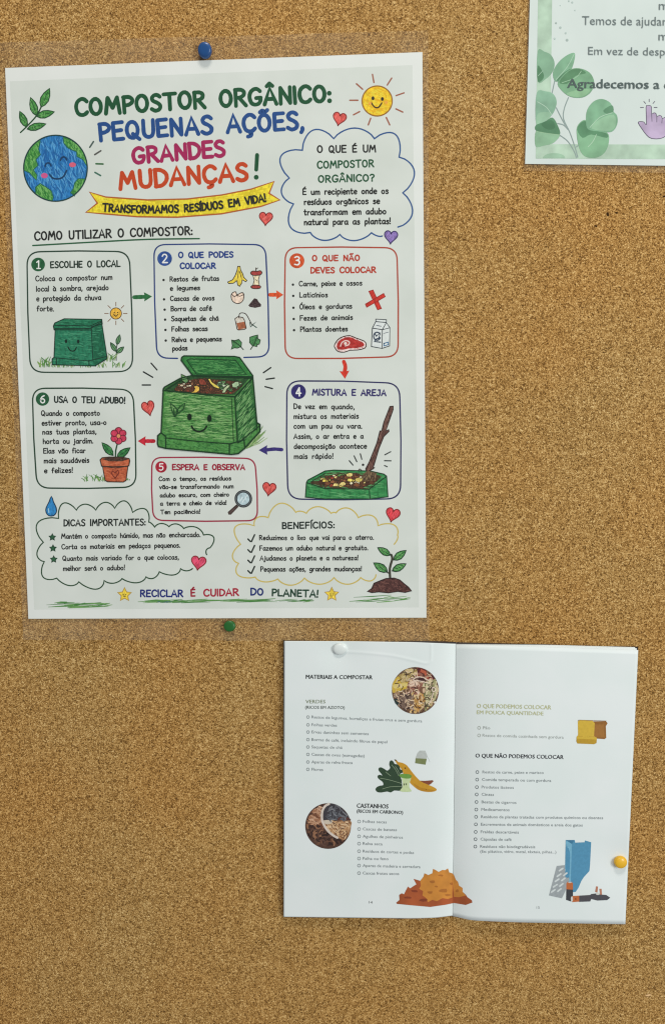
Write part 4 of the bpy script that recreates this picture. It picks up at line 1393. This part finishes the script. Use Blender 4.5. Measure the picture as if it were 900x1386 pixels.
m_page = mat_paper('booklet_page', (215, 222, 221), (210, 218, 217), 0.45, 0.1, 0.03)
m_cov = mat_simple('booklet_cover_dark', (34, 26, 26), 0.5, 0.4)
c_off = lambda k: (lambda x, z: hbook(x, z, k, True))
page('cover', book, [(383.4, 867.0), (520, 868.8), (575, 867.6), (612, 868.6), (616, 869.4)], [(383.2, 1241.3), (560, 1243.4), (611, 1239.5)], c_off(.30), 0, 30, 20, m_cov, 'r', 3e-4)
page('cover', book, [(616, 869.4), (745, 872.4), (800, 874.6), (863, 875.4)], [(611, 1239.5), (640, 1246), (844, 1250.2)], c_off(.30), 0, 30, 20, m_cov, 'l', 3e-4)
for k, (dx, dy) in enumerate(((0.2, 1.6), (0.1, 1.0))):
    page('page', book, [(384.6 + dx, 867.2 + dy), (617, 870.5 + dy)], [(384.0 + dx, 1240.6 - dy * .3), (560, 1242.4), (612, 1239)], c_off(.5 + .2 * k), 0, 40, 20, m_page, 'r')
for k, (dx, dy, ddx) in enumerate(((-4, -3.6, -2.5), (-3.5, -3.0, -2), (-1.5, -2.0, -1.2))):
    page('page', book, [(618, 873.2 + dy * .35), (740, 875.6 + dy * .8), (862.6 + dx, 879.6 + dy)], [(612.6, 1239), (640, 1245.8), (700, 1248.2), (845.5 + ddx, 1250)], c_off(.45 + .16 * k), 0, 40, 20, m_page, 'l')
pl_ = page('page', book, [(385, 867.6), (480, 868), (560, 869.2), (617.2, 871.5)], [(384, 1241), (470, 1242), (560, 1243.2), (596, 1242), (612.2, 1238.8)], hleft, 0, 190, 330, m_page, 'r')
pr_ = page('page', book, [(617.4, 872.3), (660, 873.6), (740, 876), (863.2, 880)], [(612.6, 1238.8), (625, 1243.5), (640, 1246), (700, 1248.4), (780, 1249.8), (845.8, 1251)], hbook, 0, 120, 60, m_page, 'l')
prop(pl_, 'left page with two round photos and green and brown lists')
prop(pr_, 'right page with a slice of bread, a blue box and batteries')

F12, F13, F14, F15, F17, F18, F19 = Fr(375, 860, 250 / 900), Fr(375, 1050, .3), Fr(610, 860, .3), Fr(610, 1050, .3), Fr(500, 1010, 120 / 900), Fr(520, 895, .1), Fr(405, 1080, 80 / 900)


def BA(name, F, par, **k):
    return Art(name, par, hbook, F, curved=True, base=1.1e-4, **k)


GT = (118, 127, 130)


def blist(name, F, par, rows, H, cx_, col=GT, r=6.5, rc=(128, 138, 140), bold=0.006):
    a = BA(name, F, par)
    for s_, x0, x1, y0, y1 in rows:
        a.sans(s_, x0, x1, y0, y1, H, col, bold)
        if cx_ is not None:
            a.line(ell(cx_ + (y0 - rows[0][3]) * (-.002 if F is not F15 else -.027), y0 - H * .45, r, n=14), .75, rc, closed=True)
    return a.build()


a = BA('page_heading', F12, pl_); a.sans('MATERIAIS A COMPOSTAR', 140, 465, 211, 214, 19, (40, 44, 46), 0.03); a.build()
a = BA('page_heading', F12, pl_); a.sans('VERDES', 139, 236, 331, 331, 17, (128, 140, 108), 0.012)
a.sans('(RICOS EM AZOTO)', 137, 330, 357, 359, 14, (88, 98, 92), 0.02); a.build()
blist('list_text', F12, pl_, [('Restos de legumes, hortaliças e frutas crus e sem gordura', 168, 706, 404, 424), ('Folhas verdes', 168, 292, 442, 445), ('Ervas daninhas sem sementes', 168, 446, 477, 486),
                              ('Borras de café, incluindo filtros de papel', 168, 536, 514, 526), ('Saquetas de chá', 168, 318, 550, 553), ('Cascas de ovos (esmagadas)', 168, 426, 586, 594), ('Aparas de relva fresca', 168, 368, 623, 627), ('Flores', 168, 224, 659, 661)], 13.5, 151)
a = BA('page_heading', F13, pl_); a.sans('CASTANHOS', 359, 502, 144, 148, 19, (44, 48, 50), 0.03)
a.sans('(RICOS EM CARBONO)', 359, 568, 166, 173, 14.5, (50, 54, 56), 0.028); a.build()
blist('list_text', F13, pl_, [('Folhas secas', 386, 494, 212, 215), ('Cascas de batatas', 386, 540, 246, 250), ('Agulhas de pinheiros', 386, 567, 279, 284), ('Relva seca', 386, 475, 312, 314), ('Resíduos de cortes e podas', 386, 617, 346, 353),
                              ('Palha ou feno', 386, 502, 379, 381), ('Aparas de madeira e serradura', 386, 646, 411, 417), ('Cascas frutos secos', 386, 550, 445, 448)], 12.5, 370)
a = BA('page_number', F13, pl_); a.sans('14', 413, 430, 576, 577, 11, (120, 122, 124)); a.build()

a = BA('vegetables_drawing', F17, pl_)
kale = [(60, 440), (75, 415), (110, 400), (140, 395), (135, 365), (110, 345), (85, 322), (84, 298), (110, 290), (130, 300), (120, 280), (95, 250), (92, 225), (115, 214), (150, 230), (178, 248), (200, 235), (210, 215), (200, 190), (205, 155), (225, 143), (245, 160),
        (255, 180), (285, 185), (305, 205), (312, 235), (332, 242), (335, 270), (305, 285), (325, 340), (330, 440), (290, 452), (250, 450), (215, 470), (180, 460), (120, 470), (80, 465)]
ban_ = [(258, 138), (275, 140), (290, 160), (330, 168), (380, 195), (430, 260), (510, 350), (580, 385), (640, 410), (680, 435), (670, 455), (620, 465), (550, 460), (490, 440), (440, 400), (410, 370), (400, 335), (350, 300), (335, 250), (310, 215), (280, 180)]
a.fill([(510, 350), (560, 352), (640, 345), (650, 355), (620, 385), (595, 395), (560, 380)], (136, 72, 48), 'ink')
a.fill(ban_, (204, 148, 32), 'ink', sm=2)
a.fill([(250, 136), (264, 134), (275, 144), (262, 150)], (60, 56, 30), 'ink')
a.fill([(440, 375), (520, 420), (620, 440), (668, 450), (620, 462), (550, 458), (490, 438)], (188, 130, 26), 'ink')
a.fill(kale, (48, 72, 50), 'ink', sm=2)
for q in ([(110, 325), (200, 342), (325, 378)], [(165, 262), (215, 302)], [(262, 205), (285, 240), (300, 275)], [(130, 435), (210, 412), (325, 408)], [(225, 190), (262, 235), (296, 300)]):
    a.line(q, .6, (140, 160, 128), sm=3)
a.fill([(332, 322), (420, 326), (404, 370), (404, 420), (428, 456), (375, 464), (306, 456), (332, 420), (337, 370)], (196, 214, 160), 'ink', sm=2)
a.fill([(300, 292), (330, 280), (400, 284), (428, 302), (408, 328), (345, 326), (312, 312)], (104, 156, 62), 'ink', sm=2)
a.dot(352, 388, 5, (44, 48, 34), 12); a.dot(373, 386, 5, (44, 48, 34), 12); a.dot(362, 223, 8, (96, 60, 20)); a.dot(575, 440, 6, (150, 100, 20))
a.build()
a = BA('tea_bag_drawing', F17, pl_)
a.fill([(485, 72), (510, 45), (565, 45), (586, 96), (580, 128), (468, 122)], (186, 192, 188), 'ink'); a.fill([(468, 122), (580, 128), (568, 188), (462, 172)], (122, 132, 82), 'ink')
a.line([(560, 60), (600, 130), (612, 160)], .4, (190, 198, 196)); a.build()


def round_photo(name, F, cx_, cy_, r, base):
    a = BA(name, F, pl_)
    a.fill(ell(cx_, cy_, r, n=44), base, 'ink')
    return a


def curl(a, cx_, cy_, r, box, n, cols, ln, w, da=180, ang=0, bend=.5):
    b0 = a.up(); a.lv += 17
    for i in range(n):
        for _ in range(30):
            x, y = R.uniform(box[0], box[2]), R.uniform(box[1], box[3])
            an = rad(ang + R.uniform(-da, da)); l = ln * R.uniform(.5, 1.1) / 2; b = R.uniform(-bend, bend) * l
            q = [(x - l * math.cos(an), y - l * math.sin(an)), (x - b * math.sin(an), y + b * math.cos(an)), (x + l * math.cos(an), y + l * math.sin(an))]
            if all(math.hypot(p[0] - cx_, p[1] - cy_) < r - w * .5 for p in q):
                a.line(q, w * a.F.k * R.uniform(.6, 1.3), R.choice(cols), sm=3, lift=b0 + (i % 80) * 0.3e-6)
                break


a = round_photo('round_photo', F18, 420, 397, 318, (112, 82, 62))
cc = (420, 397, 316)
curl(a, *cc, (130, 90, 720, 700), 160, [(150, 116, 82), (92, 62, 50), (176, 140, 104), (128, 92, 60), (60, 44, 40)], 110, 34)
curl(a, *cc, (130, 100, 430, 280), 40, [(186, 160, 96), (158, 130, 70), (206, 184, 126)], 120, 34, 30, -30)
curl(a, *cc, (480, 110, 700, 330), 60, [(156, 58, 40), (110, 34, 36), (188, 90, 60), (86, 28, 34)], 110, 40, 30, 50)
a.fill([(110, 310), (160, 225), (205, 215), (225, 290), (330, 285), (352, 340), (260, 385), (140, 425), (108, 410)], (206, 172, 58), 'ink', sm=3)
a.fill([(118, 320), (230, 300), (320, 300), (300, 340), (150, 370)], (220, 196, 110), 'ink', sm=3)
curl(a, *cc, (340, 200, 600, 470), 46, [(212, 172, 146), (226, 196, 172), (186, 138, 112), (150, 96, 78)], 130, 32)
curl(a, *cc, (360, 460, 640, 690), 56, [(212, 172, 104), (186, 138, 72), (220, 186, 128), (150, 104, 54), (206, 150, 74)], 130, 34)
curl(a, *cc, (560, 300, 735, 660), 46, [(176, 170, 120), (150, 146, 96), (204, 194, 150), (112, 110, 70)], 120, 28, 30, 100)
curl(a, *cc, (130, 470, 380, 690), 46, [(120, 96, 82), (150, 124, 106), (82, 62, 56), (182, 156, 134)], 100, 28)
a.fill([(128, 510), (205, 515), (205, 560), (180, 598), (150, 570)], (40, 58, 56), 'ink')
curl(a, *cc, (130, 100, 720, 690), 90, [(58, 38, 34), (74, 48, 38)], 70, 9)
curl(a, *cc, (130, 100, 720, 690), 70, [(232, 206, 170), (220, 186, 150)], 60, 9)
for q in ([(390, 250), (440, 214), (520, 218), (600, 262)], [(395, 262), (480, 268), (595, 296)], [(655, 350), (650, 400), (680, 410), (690, 370), (655, 350)], [(660, 430), (640, 500), (600, 590)]):
    a.line(q, 1.3, (226, 204, 184), sm=4)
a.dot(520, 392, 40, (122, 84, 60), 48); a.dot(535, 396, 20, (206, 172, 138), 34); a.fill([(420, 232), (520, 222), (580, 268), (480, 262)], (70, 38, 40), 'ink')
a.dot(684, 556, 13, (222, 222, 214), 16)
a.build()
a = round_photo('round_photo', F19, 440, 428, 348, (84, 56, 44))
cc = (440, 428, 344)
curl(a, *cc, (100, 90, 780, 770), 260, [(110, 72, 52), (64, 42, 36), (150, 104, 74), (52, 34, 30), (96, 66, 54)], 90, 24)
curl(a, *cc, (110, 100, 370, 400), 90, [(164, 112, 80), (190, 142, 108), (120, 74, 50), (206, 164, 134)], 90, 24, 50, 10)
bowl = [(450, 90), (520, 88), (620, 130), (710, 220), (765, 310), (775, 340), (540, 350), (370, 340), (355, 250), (380, 160)]
a.fill(bowl, (64, 60, 66), 'ink', sm=2); a.fill([(430, 320), (470, 230), (560, 190), (640, 250), (700, 300), (600, 335)], (90, 92, 100), 'ink', sm=3)
a.fill([(600, 300), (680, 280), (760, 310), (780, 345), (700, 370), (590, 345)], (96, 52, 44), 'ink', sm=2)
chips = [(372, 342), (500, 340), (540, 350), (780, 345), (787, 430), (765, 540), (690, 640), (640, 630), (560, 590), (470, 520), (410, 440)]
a.fill(chips, (168, 122, 82), 'ink', sm=2)
curl(a, *cc, (400, 350, 780, 640), 1, [(168, 122, 82)], 10, 10)
a.hatch(chips, 230, [(206, 164, 116), (188, 140, 94), (130, 86, 56), (222, 186, 144), (104, 66, 44)], 40, 80, 20, 90)
a.fill([(372, 342), (490, 340), (500, 372), (470, 395), (400, 400)], (206, 192, 172), 'ink', sm=2)
curl(a, *cc, (430, 120, 720, 330), 40, [(94, 96, 104), (58, 56, 62), (124, 126, 132)], 90, 14)
a.line([(452, 92), (400, 120), (360, 180), (345, 260), (352, 350), (392, 440), (450, 516), (520, 572), (580, 606)], 3.0, (214, 200, 188), sm=4)
a.build()


def heap(par, side):
    a = BA('leaf_heap_drawing', F13, par)
    full = [(537, 573), (552, 560), (550, 538), (562, 530), (572, 535), (582, 515), (590, 500), (600, 508), (618, 496), (628, 490), (615, 465), (632, 470), (645, 474), (660, 455), (664, 440), (682, 448), (700, 440), (703, 420), (716, 426), (728, 434), (745, 425), (758, 426), (770, 418),
            (776, 436), (790, 440), (797, 448), (806, 470), (815, 478), (820, 496), (836, 506), (836, 524), (850, 536), (858, 548), (878, 562), (880, 572), (850, 583), (797, 574), (760, 582), (690, 592), (600, 584), (540, 578)]
    ora = [(645, 474), (660, 455), (664, 440), (682, 448), (700, 440), (703, 420), (716, 426), (728, 434), (745, 425), (758, 426), (770, 418), (776, 436), (790, 440), (797, 448), (806, 470), (815, 478), (820, 496), (836, 506), (836, 524), (850, 540), (820, 548), (800, 546), (770, 556), (745, 552),
           (720, 566), (700, 560), (680, 570), (670, 550), (655, 540), (658, 520), (640, 510), (648, 496)]
    X = 797.3
    def cut(q):
        w_ = [F13.p(p) for p in q]
        r_ = clip(w_, F13.p((X, 0))[0], 1 if side == 'r' else -1)
        return [((p[0] - F13.o[0]) / F13.k, (p[1] - F13.o[1]) / F13.k) for p in r_]
    a.fill(cut(full), (172, 82, 40), 'wash')
    a.fill(cut(ora), (208, 132, 46), 'wash')
    oc, fc = cut(ora), cut(full)
    for (x, y, rx, ry) in ((700, 478, 16, 7), (750, 518, 22, 10), (738, 450, 12, 5), (690, 526, 14, 6), (786, 486, 10, 6), (620, 520, 16, 8), (590, 550, 18, 6), (660, 560, 20, 7), (812, 520, 8, 10), (770, 538, 14, 5), (718, 500, 9, 4)):
        q = [(x + rx * R.uniform(.7, 1.2) * math.cos(t_), y + ry * R.uniform(.6, 1.3) * math.sin(t_)) for t_ in [k * .9 for k in range(7)]]
        if all(inside(p, fc) for p in q):
            a.fill(q, (176, 104, 36) if inside((x, y), oc) else (136, 58, 32), 'wash')
    a.build()


heap(pl_, 'l'); heap(pr_, 'r')

a = BA('page_heading', F14, pr_); a.sans('O QUE PODEMOS COLOCAR', 116, 452, 327, 334, 18, (186, 188, 140), 0.024); a.sans('EM POUCA QUANTIDADE', 116, 417, 355, 361, 16.5, (186, 188, 140), 0.022); a.build()
blist('list_text', F14, pr_, [('Pão', 144, 177, 423, 424), ('Restos de comida cozinhada sem gordura', 142, 508, 457, 466)], 13, 127, (158, 164, 160), rc=(170, 176, 166))
a = BA('page_heading', F14, pr_); a.sans('O QUE NÃO PODEMOS COLOCAR', 110, 508, 551, 558, 17.5, (52, 52, 60), 0.03); a.build()
blist('list_text', F15, pr_, [('Restos de carne, peixe e marisco', 142, 418, -11, -8), ('Comida temperada ou com gordura', 140, 452, 23, 28), ('Produtos lácteos', 138, 283, 57, 59), ('Cinzas', 138, 194, 90, 91), ('Beatas de cigarros', 138, 295, 124, 127), ('Medicamentos', 137, 264, 158, 160),
                              ('Resíduos de plantas tratadas com produtos químicos ou doentes', 136, 686, 191, 196), ('Excrementos de animais domésticos e areia dos gatos', 135, 594, 225, 229), ('Fraldas descartáveis', 134, 306, 259, 261), ('Cápsulas de café', 133, 273, 292, 294), ('Resíduos não biodegradáveis', 132, 380, 325, 327)],
      12.5, 119, r=6.5, rc=(88, 98, 104))
blist('list_text', F15, pr_, [('(Ex: plástico, vidro, metal, têxteis, pilhas...)', 132, 475, 347, 350)], 12, None)
a = BA('page_number', F15, pr_); a.sans('15', 386, 400, 600, 600, 11, (150, 154, 156)); a.build()
a = BA('bread_drawing', F14, pr_)
a.fill([(630, 388), (698, 387), (706, 396), (698, 410), (700, 462), (692, 468), (636, 464)], (150, 96, 36), 'ink'); a.fill([(640, 402), (690, 402), (692, 460), (640, 460)], (164, 108, 44), 'ink')
a.fill([(572, 388), (580, 383), (638, 385), (648, 396), (645, 455), (658, 462), (656, 486), (645, 491), (570, 488), (565, 478), (566, 458), (573, 450)], (212, 174, 50), 'ink')
a.fill([(566, 466), (657, 470), (656, 486), (645, 491), (570, 488), (565, 478)], (190, 148, 34), 'ink'); a.line([(573, 455), (645, 458)], .4, (176, 132, 30))
a.line([(572, 386), (576, 382), (700, 386)], .6, (130, 84, 30)); a.build()
a = BA('waste_drawing', F15, pr_)
a.fill([(517, 290), (558, 290), (560, 302), (603, 300), (604, 292), (632, 300), (627, 400), (624, 430), (600, 456), (588, 474), (575, 505), (562, 524), (548, 525), (515, 478)], (78, 146, 184), 'ink')
a.fill([(517, 290), (545, 308), (540, 480), (513, 472)], (112, 176, 206), 'ink'); a.fill([(517, 290), (556, 290), (545, 308)], (58, 122, 160), 'ink')
bl_ = [(477, 407), (526, 402), (533, 470), (516, 520), (500, 553), (442, 540)]
a.fill(bl_, (158, 166, 170), 'ink')
for i in range(5):
    for j in range(2):
        x = 497 - 8.5 * i - .5 * j * 2 + j * 28 - i * .3; y = 424 + i * 24 - j * 4 + (i % 2)
        a.line([(x - 9 + (2 if j else 0), y + 5), (x + 7, y - 6)], 2.2, (206, 214, 214))
a.fill([(520, 486), (526, 478), (544, 478), (550, 486), (550, 514), (520, 512)], (196, 104, 52), 'ink'); a.fill([(520, 512), (550, 514), (550, 556), (540, 567), (519, 560)], (62, 64, 70), 'ink'); a.dot(536, 481, 8, (190, 196, 194), 3)
a.fill([(546, 543), (578, 541), (578, 568), (546, 570)], (196, 104, 52), 'ink'); a.fill([(578, 541), (628, 538), (632, 534), (662, 530), (676, 536), (700, 538), (718, 550), (704, 561), (660, 563), (632, 556), (628, 567), (578, 569)], (78, 76, 82), 'ink')
a.dot(545, 556, 5, (206, 206, 200), 12); a.fill([(650, 524), (654, 499), (663, 500), (660, 527)], (186, 116, 88), 'ink'); a.fill([(672, 536), (669, 510), (679, 510), (681, 536)], (192, 126, 98), 'ink'); a.dot(662, 533, 9, (206, 206, 200), 5)
a.dot(562, 556, 4, (140, 70, 40)); a.build()


# ------------------------------------------------------------------ push pins
steel = bpy.data.materials.new('pin_steel'); N_, L_, P_ = nodes(steel)
P_.inputs['Metallic'].default_value = 1; P_.inputs['Roughness'].default_value = 0.25; P_.inputs['Base Color'].default_value = (0.7, 0.7, 0.7, 1)


def pin(px, py, rx, ry, hb, hh, col, label, dome=0.25, rough=0.25, tilt=(0, 0)):
    """plastic-headed pin: hb = height at which the head starts, hh = thickness of the head"""
    c = S(px, py, hb + hh, flat(0))
    o = bpy.data.objects.new('push_pin', None)
    o.location = (float(c[0]), 0, float(c[2]))
    prop(o, label, 'push pin', 'push pins that hold the sheets'); link(o)
    r = rx * DIST / FPX
    ex = 1.0
    ez = ry / rx
    prof = [(.55 * r, hb - .0006), (.62 * r, hb - .0002), (.90 * r, hb), (.985 * r, hb + hh * .12), (r, hb + hh * .35), (r * .985, hb + hh * .62), (r * .92, hb + hh * .84), (r * .8, hb + hh * .95),
            (r * .55, hb + hh * (1 + dome * .1)), (r * .3, hb + hh * (1 + dome * .17)), (r * .08, hb + hh * (1 + dome * .2))]
    V, F = [], []
    n = 44
    for q, h in prof:
        for i in range(n):
            a_ = 2 * math.pi * i / n
            x, z = q * math.cos(a_), q * math.sin(a_) * ez
            hh_ = h + tilt[0] * x + tilt[1] * z
            V.append((c[0] + x + tilt[0] * -.5 * (h - hb), -hh_, c[2] + z + tilt[1] * -.5 * (h - hb)))
    for k in range(len(prof) - 1):
        for i in range(n):
            j = (i + 1) % n
            F.append((k * n + i, k * n + j, (k + 1) * n + j, (k + 1) * n + i))
    F += [tuple(range(n - 1, -1, -1)), tuple((len(prof) - 1) * n + i for i in range(n))]
    m = mat_simple('pin_plastic_%d_%d_%d' % col, col, rough, 0.5, 0.3)
    hd_ = mesh_obj('pin_head', V, F, m, o, smooth=True)
    hd_.data.polygons[len(F) - 1].use_smooth = False; hd_.data.polygons[len(F) - 2].use_smooth = False
    nr = 0.0006
    V = [(c[0] + nr * math.cos(k * math.pi / 4) * f, y, c[2] + nr * math.sin(k * math.pi / 4) * f) for y, f in ((-hb, 1), (0.004, 1), (0.0075, .1)) for k in range(8)]
    F = [(r_ * 8 + k, r_ * 8 + (k + 1) % 8, (r_ + 1) * 8 + (k + 1) % 8, (r_ + 1) * 8 + k) for r_ in range(2) for k in range(8)]
    mesh_obj('needle', V, F, steel, o, smooth=True)


pin(276.8, 65.8, 9.2, 9.8, 0.0024, 0.0040, (12, 68, 124), 'blue push pin in the film above the poster title', 0.2, 0.35, (0.06, 0.1))
pin(310.6, 848.2, 8.2, 7.4, 0.0022, 0.0026, (14, 88, 26), 'green push pin in the film below the poster', 0.3, 0.4, (-0.03, -0.12))
pin(840.3, 1168.8, 8.9, 8.0, 0.0048, 0.0036, (216, 166, 22), 'yellow push pin at the right edge of the booklet', 0.7, 0.5, (-0.12, -0.06))
pin(460.2, 879.0, 9.6, 8.2, 0.0038, 0.0026, (208, 214, 212), 'white push pin on the top left of the booklet page', 0.7, 0.4, (-0.10, 0.06))
